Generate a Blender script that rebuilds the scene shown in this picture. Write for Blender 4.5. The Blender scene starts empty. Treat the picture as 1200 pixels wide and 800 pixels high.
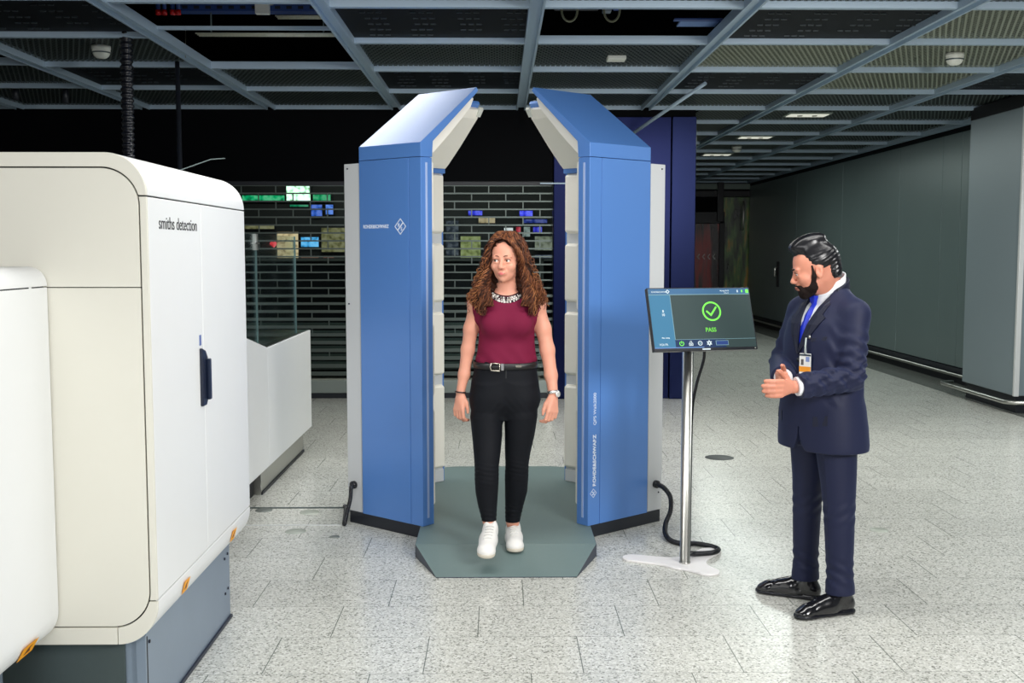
import bpy, bmesh, math, random
import numpy as np
from mathutils import Vector, Matrix, Euler, noise
SC = bpy.context.scene
COL = SC.collection
R = math.radians
PI = math.pi
random.seed(7)

# ------------------------------------------------------------------ camera
FPX = 1280.0; CAMH = 1.65
TH = math.atan(107/FPX); YW = math.atan(15/FPX)
cam_d = bpy.data.cameras.new('camera'); cam = bpy.data.objects.new('camera', cam_d); COL.objects.link(cam)
cam.location = (0, 0, CAMH); cam.rotation_euler = (PI/2 - TH, 0, -YW)
cam_d.sensor_width = 36; cam_d.lens = 36*FPX/1200; cam_d.clip_end = 100
SC.camera = cam
SC.view_settings.view_transform = 'Standard'; SC.view_settings.look = 'None'
SC.view_settings.exposure = 0.0; SC.view_settings.gamma = 1.0; SC.view_settings.use_curve_mapping = False

# ------------------------------------------------------------------ materials
def mat(name, col, rough=.5, metal=0., spec=.5, emit=None, es=0., coat=0., noise_amt=0., noise_scale=30., bump=0., bscale=200., alpha=1., trans=0.):
    m = bpy.data.materials.new(name); m.use_nodes = True
    nt = m.node_tree; b = nt.nodes['Principled BSDF']
    b.inputs['Base Color'].default_value = (*col, 1); b.inputs['Roughness'].default_value = rough
    b.inputs['Metallic'].default_value = metal; b.inputs['Specular IOR Level'].default_value = spec
    b.inputs['Coat Weight'].default_value = coat; b.inputs['Coat Roughness'].default_value = .15
    b.inputs['Transmission Weight'].default_value = trans
    if emit: b.inputs['Emission Color'].default_value = (*emit, 1); b.inputs['Emission Strength'].default_value = es
    if noise_amt or bump:
        tc = nt.nodes.new('ShaderNodeTexCoord')
    if noise_amt:
        n = nt.nodes.new('ShaderNodeTexNoise'); n.inputs['Scale'].default_value = noise_scale; n.inputs['Detail'].default_value = 4
        mx = nt.nodes.new('ShaderNodeMix'); mx.data_type = 'RGBA'
        mx.inputs['A'].default_value = (*[c*(1-noise_amt) for c in col], 1); mx.inputs['B'].default_value = (*[min(1, c*(1+noise_amt)) for c in col], 1)
        nt.links.new(tc.outputs['Object'], n.inputs['Vector']); nt.links.new(n.outputs['Fac'], mx.inputs['Factor'])
        nt.links.new(mx.outputs['Result'], b.inputs['Base Color'])
    if bump:
        n = nt.nodes.new('ShaderNodeTexNoise'); n.inputs['Scale'].default_value = bscale; n.inputs['Detail'].default_value = 3
        bp = nt.nodes.new('ShaderNodeBump'); bp.inputs['Strength'].default_value = bump; bp.inputs['Distance'].default_value = .002
        nt.links.new(tc.outputs['Object'], n.inputs['Vector']); nt.links.new(n.outputs['Fac'], bp.inputs['Height'])
        nt.links.new(bp.outputs['Normal'], b.inputs['Normal'])
    return m

def srgb(r, g, b):
    return tuple(((c/255)/12.92 if c/255 < .04045 else (((c/255)+.055)/1.055)**2.4) for c in (r, g, b))

M = {}
M['white'] = mat('white_enamel', srgb(236, 238, 238), .35, noise_amt=.01, noise_scale=8)
M['cream'] = mat('cream_enamel', srgb(226, 224, 212), .4, noise_amt=.012, noise_scale=6)
M['groove'] = mat('dark_groove', (.01, .012, .014), .7)
M['steel_base'] = mat('grey_blue_sheet_steel', srgb(150, 165, 182), .38, .55, noise_amt=.05, noise_scale=5)
M['steel_dark'] = mat('dark_sheet_steel', srgb(86, 98, 98), .4, .5, noise_amt=.05, noise_scale=5)
M['steel'] = mat('brushed_steel', srgb(190, 190, 184), .28, .95, noise_amt=.05, noise_scale=40)
M['bolt'] = mat('black_bolt', (.01, .014, .03), .4)
M['blue'] = mat('blue_powder_coat', srgb(86, 136, 208), .34, .12, spec=.8, noise_amt=.02, noise_scale=300, bump=.05, bscale=900)
M['grey_panel'] = mat('light_grey_panel', srgb(205, 208, 210), .5)
M['pad'] = mat('cream_antenna_plastic', srgb(250, 246, 234), .5)
M['black'] = mat('black_plinth', (.012, .015, .022), .45)
M['rubber'] = mat('black_rubber', (.007, .008, .012), .25)
M['matgreen'] = mat('grey_green_rubber_mat', srgb(106, 126, 125), .55, noise_amt=.04, noise_scale=60, bump=.12, bscale=500)
M['matdark'] = mat('mat_edge_dark', srgb(28, 40, 62), .4)
M['navywall'] = mat('navy_gloss_wall', (.0006, .0035, .035), .28, .7, spec=.3, coat=0.)
M['blackwall'] = mat('black_fascia', (.0012, .0016, .0026), .6, spec=.06)
M['cellbar'] = mat('ceiling_grid_aluminium', srgb(168, 188, 204), .45, .15)
M['solid'] = mat('dark_ceiling_sheet', (.006, .008, .011), .6, .0, spec=.12, noise_amt=.1)
M['void'] = mat('plenum_black', (.003, .0035, .005), .9, spec=.1)
M['wallgrey'] = mat('grey_metal_wall', srgb(112, 128, 128), .36, .15, noise_amt=.04, noise_scale=2)
M['pillargrey'] = mat('grey_pillar_cladding', srgb(132, 146, 152), .42, .1, noise_amt=.02, noise_scale=2)
M['lightedge'] = mat('pale_corner_strip', srgb(205, 208, 208), .4)
M['red'] = mat('red_plastic', srgb(190, 20, 20), .4)
M['dblue'] = mat('blue_plastic_duct', srgb(30, 60, 120), .45)
M['tray'] = mat('galvanised_tray', srgb(170, 172, 160), .4, .6, noise_amt=.15, noise_scale=60)
M['detector'] = mat('white_detector_plastic', srgb(222, 224, 214), .5)
M['orange'] = mat('orange_warning_label', srgb(250, 170, 20), .5)
M['ltext'] = mat('white_print', srgb(230, 238, 250), .5, emit=srgb(200, 215, 255), es=0.0)
M['dtext'] = mat('black_print', (.012, .012, .014), .5)
M['strip'] = mat('frosted_light_strip', srgb(165, 185, 225), .3)
M['reveal'] = mat('dark_recess', (.004, .005, .006), .6)

# floor
def floor_mat():
    m = bpy.data.materials.new('granite_tile_floor'); m.use_nodes = True; nt = m.node_tree; N = nt.nodes; L = nt.links
    b = N['Principled BSDF']; tc = N.new('ShaderNodeTexCoord'); sep = N.new('ShaderNodeSeparateXYZ'); L.new(tc.outputs['Object'], sep.inputs[0])
    def mth(op, a, bb=None, c=None):
        n = N.new('ShaderNodeMath'); n.operation = op
        for i, v in enumerate((a, bb, c)):
            if v is None: continue
            if isinstance(v, (int, float)): n.inputs[i].default_value = v
            else: L.new(v, n.inputs[i])
        return n.outputs[0]
    ROW = .4072; W_ = .630
    v = mth('DIVIDE', mth('SUBTRACT', sep.outputs['Y'], 4.152 - 100*ROW), ROW)
    row = mth('FLOOR', v); fy = mth('SUBTRACT', v, row)
    # row 100 (y 4.15-4.56): joint at -0.300, each row away from the camera shifts by +0.205
    off = mth('ADD', mth('MULTIPLY', mth('SUBTRACT', row, 100.0), .2065), -.300)
    u = mth('DIVIDE', mth('ADD', mth('SUBTRACT', sep.outputs['X'], off), 63.0), W_)
    fu = mth('FRACT', u); iu = mth('FLOOR', u)
    du = mth('MULTIPLY', mth('MINIMUM', fu, mth('SUBTRACT', 1.0, fu)), W_)
    dv = mth('MULTIPLY', mth('MINIMUM', fy, mth('SUBTRACT', 1.0, fy)), ROW)
    j1 = mth('LESS_THAN', du, .0022); j2 = mth('MULTIPLY', mth('LESS_THAN', dv, .0022), .55)
    joint = mth('MAXIMUM', j1, j2)
    # granite speckle
    vo = N.new('ShaderNodeTexVoronoi'); vo.inputs['Scale'].default_value = 130; L.new(tc.outputs['Object'], vo.inputs['Vector'])
    cr = N.new('ShaderNodeValToRGB'); cr.color_ramp.interpolation = 'CONSTANT'
    e = cr.color_ramp.elements; e[0].position = 0; e[0].color = (*srgb(158, 160, 152), 1); e[1].position = .12; e[1].color = (*srgb(208, 209, 202), 1)
    for p, c in ((.38, (224, 225, 217)), (.62, (238, 239, 233)), (.85, (214, 215, 207))):
        x = e.new(p); x.color = (*srgb(*c), 1)
    sx = N.new('ShaderNodeSeparateColor'); L.new(vo.outputs['Color'], sx.inputs[0]); L.new(sx.outputs[0], cr.inputs['Fac'])
    ns = N.new('ShaderNodeTexNoise'); ns.inputs['Scale'].default_value = 46; ns.inputs['Detail'].default_value = 6; ns.inputs['Roughness'].default_value = .75
    L.new(tc.outputs['Object'], ns.inputs['Vector'])
    cr2 = N.new('ShaderNodeValToRGB'); cr2.color_ramp.elements[0].position = .30; cr2.color_ramp.elements[0].color = (.80, .80, .79, 1)
    cr2.color_ramp.elements[1].position = .5; cr2.color_ramp.elements[1].color = (1, 1, 1, 1); L.new(ns.outputs['Fac'], cr2.inputs['Fac'])
    mx = N.new('ShaderNodeMix'); mx.data_type = 'RGBA'; mx.blend_type = 'MULTIPLY'; mx.inputs['Factor'].default_value = 1
    L.new(cr.outputs[0], mx.inputs['A']); L.new(cr2.outputs[0], mx.inputs['B'])
    # dark grains
    v3 = N.new('ShaderNodeTexVoronoi'); v3.inputs['Scale'].default_value = 75; L.new(tc.outputs['Object'], v3.inputs['Vector'])
    s3 = N.new('ShaderNodeSeparateColor'); L.new(v3.outputs['Color'], s3.inputs[0])
    grain = mth('MULTIPLY', mth('LESS_THAN', v3.outputs['Distance'], .32), mth('LESS_THAN', s3.outputs[1], .2))
    mg = N.new('ShaderNodeMix'); mg.data_type = 'RGBA'; L.new(mth('MULTIPLY', grain, .5), mg.inputs['Factor'])
    L.new(mx.outputs['Result'], mg.inputs['A']); mg.inputs['B'].default_value = (*srgb(84, 86, 80), 1)
    # per tile tone
    wn = N.new('ShaderNodeTexWhiteNoise'); wn.noise_dimensions = '2D'; cb = N.new('ShaderNodeCombineXYZ'); L.new(iu, cb.inputs[0]); L.new(row, cb.inputs[1]); L.new(cb.outputs[0], wn.inputs['Vector'])
    tone = mth('ADD', mth('MULTIPLY', wn.outputs['Value'], .08), .84)
    mt = N.new('ShaderNodeMix'); mt.data_type = 'RGBA'; mt.blend_type = 'MULTIPLY'; mt.inputs['Factor'].default_value = 1
    cbt = N.new('ShaderNodeCombineColor'); [L.new(tone, cbt.inputs[i]) for i in range(3)]
    L.new(mg.outputs['Result'], mt.inputs['A']); L.new(cbt.outputs[0], mt.inputs['B'])
    mj = N.new('ShaderNodeMix'); mj.data_type = 'RGBA'; L.new(mth('MULTIPLY', joint, .9), mj.inputs['Factor']); L.new(mt.outputs['Result'], mj.inputs['A'])
    mj.inputs['B'].default_value = (*srgb(105, 112, 104), 1)
    # darker stone border along the grey wall
    bd = mth('GREATER_THAN', sep.outputs['X'], 5.185)
    mb = N.new('ShaderNodeMix'); mb.data_type = 'RGBA'; L.new(mth('MULTIPLY', bd, .8), mb.inputs['Factor']); L.new(mj.outputs['Result'], mb.inputs['A'])
    mb.inputs['B'].default_value = (*srgb(70, 76, 72), 1)
    L.new(mb.outputs['Result'], b.inputs['Base Color']); b.inputs['Roughness'].default_value = .23; b.inputs['Specular IOR Level'].default_value = .5
    return m
M['floor'] = floor_mat()

def mesh_panel_mat(name, col, fill=.5):
    """expanded metal: slanting strands with see-through openings"""
    m = bpy.data.materials.new(name); m.use_nodes = True; nt = m.node_tree; N = nt.nodes; L = nt.links
    b = N['Principled BSDF']; b.inputs['Base Color'].default_value = (*col, 1); b.inputs['Roughness'].default_value = .5; b.inputs['Metallic'].default_value = .3
    tc = N.new('ShaderNodeTexCoord'); sep = N.new('ShaderNodeSeparateXYZ'); L.new(tc.outputs['Object'], sep.inputs[0])
    def mth(op, a, bb=None):
        n = N.new('ShaderNodeMath'); n.operation = op
        for i, v in enumerate((a, bb)):
            if v is None: continue
            if isinstance(v, (int, float)): n.inputs[i].default_value = v
            else: L.new(v, n.inputs[i])
        return n.outputs[0]
    s1 = mth('FRACT', mth('ADD', mth('MULTIPLY', sep.outputs['X'], 23.), mth('MULTIPLY', sep.outputs['Y'], 9.)))
    s2 = mth('FRACT', mth('SUBTRACT', mth('MULTIPLY', sep.outputs['X'], 23.), mth('MULTIPLY', sep.outputs['Y'], 9.)))
    k = mth('MAXIMUM', mth('LESS_THAN', s1, fill*.62), mth('LESS_THAN', s2, fill*.62))
    tr = N.new('ShaderNodeBsdfTransparent'); mix = N.new('ShaderNodeMixShader')
    L.new(k, mix.inputs[0]); L.new(tr.outputs[0], mix.inputs[1]); L.new(b.outputs[0], mix.inputs[2])
    L.new(mix.outputs[0], N['Material Output'].inputs['Surface'])
    return m
M['mesh_a'] = mesh_panel_mat('expanded_metal_shaded', srgb(78, 88, 86), .5)  # shaded copy of the mesh, weaker light painted into its colour
M['mesh_b'] = mesh_panel_mat('expanded_metal_lit', srgb(150, 156, 138), .55)  # lit copy of the mesh, stronger light on the right painted in

def glass_mat(name, tint, refl=.12, ior=1.45):
    m = bpy.data.materials.new(name); m.use_nodes = True; nt = m.node_tree; N = nt.nodes; L = nt.links
    N.remove(N['Principled BSDF'])
    tr = N.new('ShaderNodeBsdfTransparent'); tr.inputs[0].default_value = (*tint, 1)
    gl = N.new('ShaderNodeBsdfGlossy'); gl.inputs['Roughness'].default_value = .05; gl.inputs['Color'].default_value = (.9, .95, 1, 1)
    fr = N.new('ShaderNodeFresnel'); fr.inputs['IOR'].default_value = ior
    ad = N.new('ShaderNodeMath'); ad.operation = 'MULTIPLY_ADD'; ad.use_clamp = True; ad.inputs[1].default_value = .35; ad.inputs[2].default_value = refl; L.new(fr.outputs[0], ad.inputs[0])
    mx = N.new('ShaderNodeMixShader'); L.new(ad.outputs[0], mx.inputs[0]); L.new(tr.outputs[0], mx.inputs[1]); L.new(gl.outputs[0], mx.inputs[2])
    L.new(mx.outputs[0], N['Material Output'].inputs['Surface'])
    return m
M['glass'] = glass_mat('clear_glass', (.95, .98, .97), .015, 1.3)
M['pane'] = glass_mat('grille_pane', (.8, .85, .85), -.02)

# ------------------------------------------------------------------ object helpers
def clean(name): return name
def link(name, me, parent=None, mats=None):
    o = bpy.data.objects.new(name, me); COL.objects.link(o)
    if parent: o.parent = parent
    if me is not None and mats is not None:
        for m_ in (mats if isinstance(mats, (list, tuple)) else [mats]): me.materials.append(m_)
    return o
def thing(name, label, cat, loc=(0, 0, 0), rz=0, group=None):
    o = bpy.data.objects.new(name, None); COL.objects.link(o); o.location = loc; o.rotation_euler = (0, 0, rz)
    o.empty_display_size = .1
    return tag(o, label, cat, group)
def tag(o, label, cat, group=None, kind=None):
    o['label'] = label; o['category'] = cat
    if group: o['group'] = group
    if kind: o['kind'] = kind
    return o
def struct(o, label=None):
    o['kind'] = 'structure'
    if label: o['label'] = label
    return o

class MB:
    def __init__(s): s.bm = bmesh.new()
    def box(s, x0, x1, y0, y1, z0, z1, mi=0):
        vs = [s.bm.verts.new((x, y, z)) for z in (z0, z1) for y in (y0, y1) for x in (x0, x1)]
        for f in ((0, 2, 3, 1), (4, 5, 7, 6), (0, 1, 5, 4), (2, 6, 7, 3), (0, 4, 6, 2), (1, 3, 7, 5)):
            fc = s.bm.faces.new([vs[i] for i in f]); fc.material_index = mi
        return s
    def prism(s, poly, axis, a, b, mi=0):
        """poly: list of 2d points; axis 'x': (y,z), 'y': (x,z), 'z': (x,y)"""
        def P(p, t):
            return {'x': (t, p[0], p[1]), 'y': (p[0], t, p[1]), 'z': (p[0], p[1], t)}[axis]
        A = [s.bm.verts.new(P(p, a)) for p in poly]; B = [s.bm.verts.new(P(p, b)) for p in poly]
        n = len(poly)
        s.bm.faces.new(A[::-1]).material_index = mi; s.bm.faces.new(B).material_index = mi
        for i in range(n): s.bm.faces.new((A[i], A[(i+1) % n], B[(i+1) % n], B[i])).material_index = mi
        return s
    def hull8(s, bot, top, mi=0):
        """two equal loops of 3d points joined"""
        A = [s.bm.verts.new(p) for p in bot]; B = [s.bm.verts.new(p) for p in top]; n = len(bot)
        s.bm.faces.new(A[::-1]).material_index = mi; s.bm.faces.new(B).material_index = mi
        for i in range(n): s.bm.faces.new((A[i], A[(i+1) % n], B[(i+1) % n], B[i])).material_index = mi
        return s
    def tube(s, pts, r, n=10, closed=False, mi=0, cap=True):
        pts = [Vector(p) for p in pts]; m_ = len(pts); rings = []
        rr = r if isinstance(r, (list, tuple)) else [r]*m_
        up = Vector((0, 0, 1)); prev = None
        for i, p in enumerate(pts):
            if closed: t = pts[(i+1) % m_] - pts[i-1]
            else: t = pts[min(i+1, m_-1)] - pts[max(i-1, 0)]
            t.normalize()
            if prev is None:
                a = t.cross(up)
                if a.length < 1e-3: a = t.cross(Vector((1, 0, 0)))
            else: a = prev - t*prev.dot(t)
            a.normalize(); prev = a; b_ = t.cross(a)
            rings.append([s.bm.verts.new(p + (a*math.cos(2*PI*k/n) + b_*math.sin(2*PI*k/n))*rr[i]) for k in range(n)])
        for i in range(m_ if closed else m_-1):
            A, B = rings[i], rings[(i+1) % m_]
            for k in range(n): 
                f = s.bm.faces.new((A[k], A[(k+1) % n], B[(k+1) % n], B[k])); f.material_index = mi; f.smooth = True
        if not closed and cap:
            s.bm.faces.new(rings[0][::-1]).material_index = mi; s.bm.faces.new(rings[-1]).material_index = mi
        return s
    def lathe(s, prof, c=(0, 0, 0), n=28, mi=0):
        rings = []
        for r, z in prof:
            if r < 1e-5: rings.append([s.bm.verts.new((c[0], c[1], c[2]+z))])
            else: rings.append([s.bm.verts.new((c[0]+r*math.cos(2*PI*k/n), c[1]+r*math.sin(2*PI*k/n), c[2]+z)) for k in range(n)])
        for A, B in zip(rings, rings[1:]):
            for k in range(n):
                k2 = (k+1) % n
                if len(A) == 1 and len(B) == 1: continue
                if len(A) == 1: f = s.bm.faces.new((A[0], B[k2], B[k]))
                elif len(B) == 1: f = s.bm.faces.new((A[k], A[k2], B[0]))
                else: f = s.bm.faces.new((A[k], A[k2], B[k2], B[k]))
                f.material_index = mi; f.smooth = True
        return s
    def build(s, name, mats, parent=None, bevel=0, seg=2, mtx=None, smooth=False):
        if mtx is not None: s.bm.transform(mtx)
        bmesh.ops.recalc_face_normals(s.bm, faces=s.bm.faces)
        me = bpy.data.meshes.new(name); s.bm.to_mesh(me); s.bm.free()
        if smooth:
            for p in me.polygons: p.use_smooth = True
        o = link(name, me, parent, mats)
        if bevel:
            md = o.modifiers.new('bevel', 'BEVEL'); md.width = bevel; md.segments = seg; md.limit_method = 'ANGLE'; md.angle_limit = R(40)
            md.harden_normals = False
        return o

def text(name, body, size, mtx, m, parent, depth=.0006, sx=1., bold=0., space=1.):
    cu = bpy.data.curves.new(name, 'FONT'); cu.body = body; cu.size = size; cu.extrude = depth; cu.offset = bold; cu.space_character = space
    cu.align_x = 'LEFT'; cu.align_y = 'BOTTOM_BASELINE'
    tmp = bpy.data.objects.new('tmp', cu); COL.objects.link(tmp)
    bpy.context.view_layer.update()
    me = bpy.data.meshes.new_from_object(tmp.evaluated_get(bpy.context.evaluated_depsgraph_get()))
    bpy.data.objects.remove(tmp)
    me.transform(Matrix.Diagonal((sx, 1, 1, 1))); me.transform(mtx)
    me.materials.clear()
    return link(name, me, parent, m)

def frame_mtx(o, x, y):
    """matrix whose X axis is x, Y axis is y (both unit vectors), origin o"""
    x = Vector(x).normalized(); y = Vector(y).normalized(); z = x.cross(y)
    return Matrix((( x.x, y.x, z.x, o[0]), (x.y, y.y, z.y, o[1]), (x.z, y.z, z.z, o[2]), (0, 0, 0, 1)))

# ------------------------------------------------------------------ room shell
ZC = 3.2
fl = MB().box(-7, 7, -4, 26, -.1, 0).build('floor', M['floor']); struct(fl)
struct(MB().box(-7.1, -7, -4, 12.1, -.1, 4.3).build('wall_left', mat('left_wall', srgb(150, 152, 150), .6)))
struct(MB().box(-7, 7, -4.1, -4, 0, 4.3).build('wall_back', mat('rear_wall', srgb(180, 182, 180), .6)))
struct(MB().box(6.4, 6.5, -4, 10.9, 0, 4.3).build('wall_near', mat('side_wall', srgb(150, 156, 158), .6)))

# navy and black front wall above and beside the shutters
FW = 12.1
w = MB()
w.box(-7, .594, FW, FW+.12, 2.405, 4.3)
w.box(.594, 2.155, FW, FW+.12, 3.1, 4.3)
struct(w.build('wall_front', M['blackwall']))
struct(MB().box(-1.62, -1.12, FW, FW+.12, 0, 2.405).build('trim_8', M['blackwall']), 'dark pier between the two roller grilles')
struct(MB().box(-7, -4.6, FW, FW+.12, 0, 2.405).build('wall_side', M['blackwall']))
w = MB(); w.box(.76, 1.885, FW-.02, FW+.12, 0.0, 3.1)
struct(w.build('wall_center', M['navywall'], bevel=.004), 'glossy dark blue wall panel beside the roller grille')
w = MB(); w.box(.594, .757, FW-.05, FW+.12, 0, 3.1)
struct(w.build('trim_1', M['navywall'], bevel=.01), 'dark blue post at the right end of the roller grille')
w = MB(); w.box(1.89, 2.155, FW-.06, FW+.5, 0, 3.1)
struct(w.build('trim_2', mat('dark_navy_post', (.002, .006, .04), .3, .8), bevel=.006), 'dark navy corner post where the corridor starts')
struct(MB().box(2.05, 2.155, FW+.5, 25, 0, 4.3).build('wall_corridor', M['blackwall']))
struct(MB().box(.45, .95, FW-.052, FW-.0505, 2.37, 2.385).build('trim_3', M['cellbar']))

# far corridor end with doors
fw = MB(); fw.box(2.1, 7, 25.1, 25.3, 0, 4.3)
struct(fw.build('wall_far', M['blackwall']))
M['farframe'] = mat('dark_door_frame', (.006, .007, .009), .35, .4)
d1 = MB()
for x in (4.2, 5.02): d1.box(x, x+.12, 24.95, 25.1, 0, 2.3)
d1.box(4.2, 5.14, 24.95, 25.1, 2.25, 2.52); d1.box(2.2, 5.9, 24.93, 25.1, 2.85, 3.0); d1.box(4.95, 5.1, 24.9, 25.1, 2.3, 3.18)
d1.box(5.72, 5.95, 24.9, 25.1, 0, 3.1); d1.box(2.2, 5.95, 24.94, 25.1, 0, .12)
do = d1.build('door_1', M['farframe'], bevel=.01); struct(do, 'dark framed glass door at the end of the corridor')
def streak_mat(name, cols, scale, es=.0):
    m = bpy.data.materials.new(name); m.use_nodes = True; nt = m.node_tree; N = nt.nodes; L = nt.links; b = N['Principled BSDF']
    tc = N.new('ShaderNodeTexCoord'); mp = N.new('ShaderNodeMapping'); mp.inputs['Scale'].default_value = scale
    n = N.new('ShaderNodeTexNoise'); n.inputs['Scale'].default_value = 1; n.inputs['Detail'].default_value = 3
    cr = N.new('ShaderNodeValToRGB'); e = cr.color_ramp.elements
    e[0].position = .36; e[0].color = (*cols[0], 1); e[1].position = .68; e[1].color = (*cols[-1], 1)
    for i, c in enumerate(cols[1:-1]): x = e.new(.36 + .32*(i+1)/(len(cols)-1)); x.color = (*c, 1)
    L.new(tc.outputs['Object'], mp.inputs[0]); L.new(mp.outputs[0], n.inputs['Vector']); L.new(n.outputs['Fac'], cr.inputs['Fac'])
    L.new(cr.outputs[0], b.inputs['Base Color']); b.inputs['Roughness'].default_value = .25
    if es: L.new(cr.outputs[0], b.inputs['Emission Color']); b.inputs['Emission Strength'].default_value = es
    return m
M['posterA'] = streak_mat('red_curtain_behind_glass', [(.012, .01, .012), (.02, .012, .012), (.16, .012, .012), (.03, .02, .02)], (6, 1, .5), .12)
M['posterB'] = streak_mat('plant_print', [(.01, .012, .012), (.02, .03, .015), (.05, .1, .03), (.22, .12, .03)], (7, 1, 1.4), .1)
g = MB().box(4.32, 5.02, 25.04, 25.08, .12, 2.25).build('window_pane', M['posterA'], do)
g = MB().box(5.1, 5.72, 25.04, 25.08, .12, 2.85).build('plant_picture', M['posterB'], do)
struct(MB().box(4.3, 5.7, 24.95, 25.0, 3.03, 3.15).build('trim_4', mat('pale_transom', srgb(120, 135, 128), .5)))
ar = MB()
for i in range(5):
    x = 4.42 + i*.118
    for q in (0, 1):
        a = Vector((x, 0, 1.5)); e = Vector((x+.05, 0, 1.5 + (.06 if q else -.06)))
        d = (e-a).normalized(); nn = Vector((-d.z, 0, d.x))*.009
        ar.hull8([(*(a-nn)[:1], 25.03, (a-nn).z), ((e-nn).x, 25.03, (e-nn).z), ((e+nn).x, 25.03, (e+nn).z), ((a+nn).x, 25.03, (a+nn).z)],
                 [((a-nn).x, 25.038, (a-nn).z), ((e-nn).x, 25.038, (e-nn).z), ((e+nn).x, 25.038, (e+nn).z), ((a+nn).x, 25.038, (a+nn).z)])
ar.build('arrow_marking', mat('white_arrows', (.55, .55, .55), .5), do)
MB().tube([(5.55, 24.93, 2.1), (5.55, 24.9, 2.2), (5.55, 24.9, 2.68), (5.55, 24.93, 2.75)], .016, 8).build('pull_handle', M['steel'], do)

# right hand grey wall with its rail
WX = 5.7
ys = [12.3, 13.52, 14.1, 15.6, 18.2, 21.0, 24.95]
w = MB()
for a, b_ in zip(ys, ys[1:]): w.box(WX, WX+.1, a+.004, b_-.004, .2, 3.1)
wr = w.build('wall_right', M['wallgrey'], bevel=.004); struct(wr, 'dark grey panelled wall along the corridor')
struct(MB().box(WX+.06, WX+.2, 12.3, 25.2, 0, 4.3).build('wall_behind', M['reveal']))
struct(MB().box(WX-.02, WX+.08, 12.3, 24.95, 0, .19).build('baseboard_right', M['black']))
rl = MB().tube([(WX-.07, 11.9, .115), (WX-.07, 24.9, .115)], .02, 10)
struct(rl.build('trim_5', M['steel']), 'steel bumper rail along the foot of the corridor wall')
hd = MB(); hd.box(WX-.012, WX, 22.2, 22.4, .9, 1.42)
hd.build('door_plate', M['black'], wr, bevel=.01)
MB().tube([(WX-.01, 22.3, 1.1), (WX-.07, 22.3, 1.13), (WX-.07, 22.3, 1.28), (WX-.01, 22.3, 1.31)], .02, 8).build('door_handle', M['steel'], wr)

# pillar on the right
pr = MB(); pr.box(5.2, 6.4, 10.9, 12.14, .18, 3.07)
po = pr.build('wall_pillar', M['pillargrey'], bevel=.008); struct(po, 'grey clad pillar at the right with steel rail round its foot')
MB().box(5.185, 5.235, 10.86, 10.9, .18, 3.07).build('corner_strip', M['lightedge'], po, bevel=.004)
MB().box(5.25, 6.4, 10.95, 12.14, 0, .18).build('plinth', M['black'], po)
MB().box(5.2, 6.4, 10.92, 12.14, 3.07, 3.2).build('shadow_gap', M['reveal'], po)
MB().tube([(5.3, 12.62, .115), (5.15, 12.58, .115), (5.13, 12.5, .115), (5.13, 10.95, .115), (5.2, 10.86, .115), (6.4, 10.82, .115)], .022, 10).build('bumper_rail', M['steel'], po)

# floor metal strips
struct(MB().box(-4, -.93, 6.905, 6.935, -.001, .003).build('trim_6', M['steel_dark']), 'dark expansion joint strip across the floor by the scanner')
struct(MB().box(-4, -.915, 6.465, 6.478, -.001, .004).build('trim_7', M['lightedge']), 'thin pale metal strip across the floor by the scanner')

def disc(x, y, r, m, label, name='floor_cover'):
    o = MB().lathe([(0, .0035), (r*.93, .0035), (r, .0005), (r, -.001)], (0, 0, 0), 32).build(name, m)
    o.location = (x, y, 0); tag(o, label, 'floor cover')
M['cover'] = mat('grey_floor_cover', srgb(120, 126, 122), .5, .3, noise_amt=.15, noise_scale=40)
M['cover2'] = mat('pale_floor_cover', srgb(176, 182, 172), .4, .2, noise_amt=.08, noise_scale=80)
disc(1.757, 8.594, .115, mat('dark_floor_cover', srgb(70, 74, 74), .5, .3), 'dark round floor cover behind the monitor stand')
disc(2.245, 6.32, .055, M['cover2'], 'small pale round floor cover right of the man')
disc(-1.199, 6.80, .062, M['cover2'], 'pale round floor cover between the two strips by the scanner')
disc(-1.20, 6.33, .062, M['cover2'], 'pale round floor cover just in front of the thin strip')
disc(-1.50, 6.86, .055, M['cover'], 'grey round floor cover half under the long counter')
disc(-.952, 6.203, .03, M['cover'], 'tiny dark round floor plug by the left blue panel')

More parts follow.
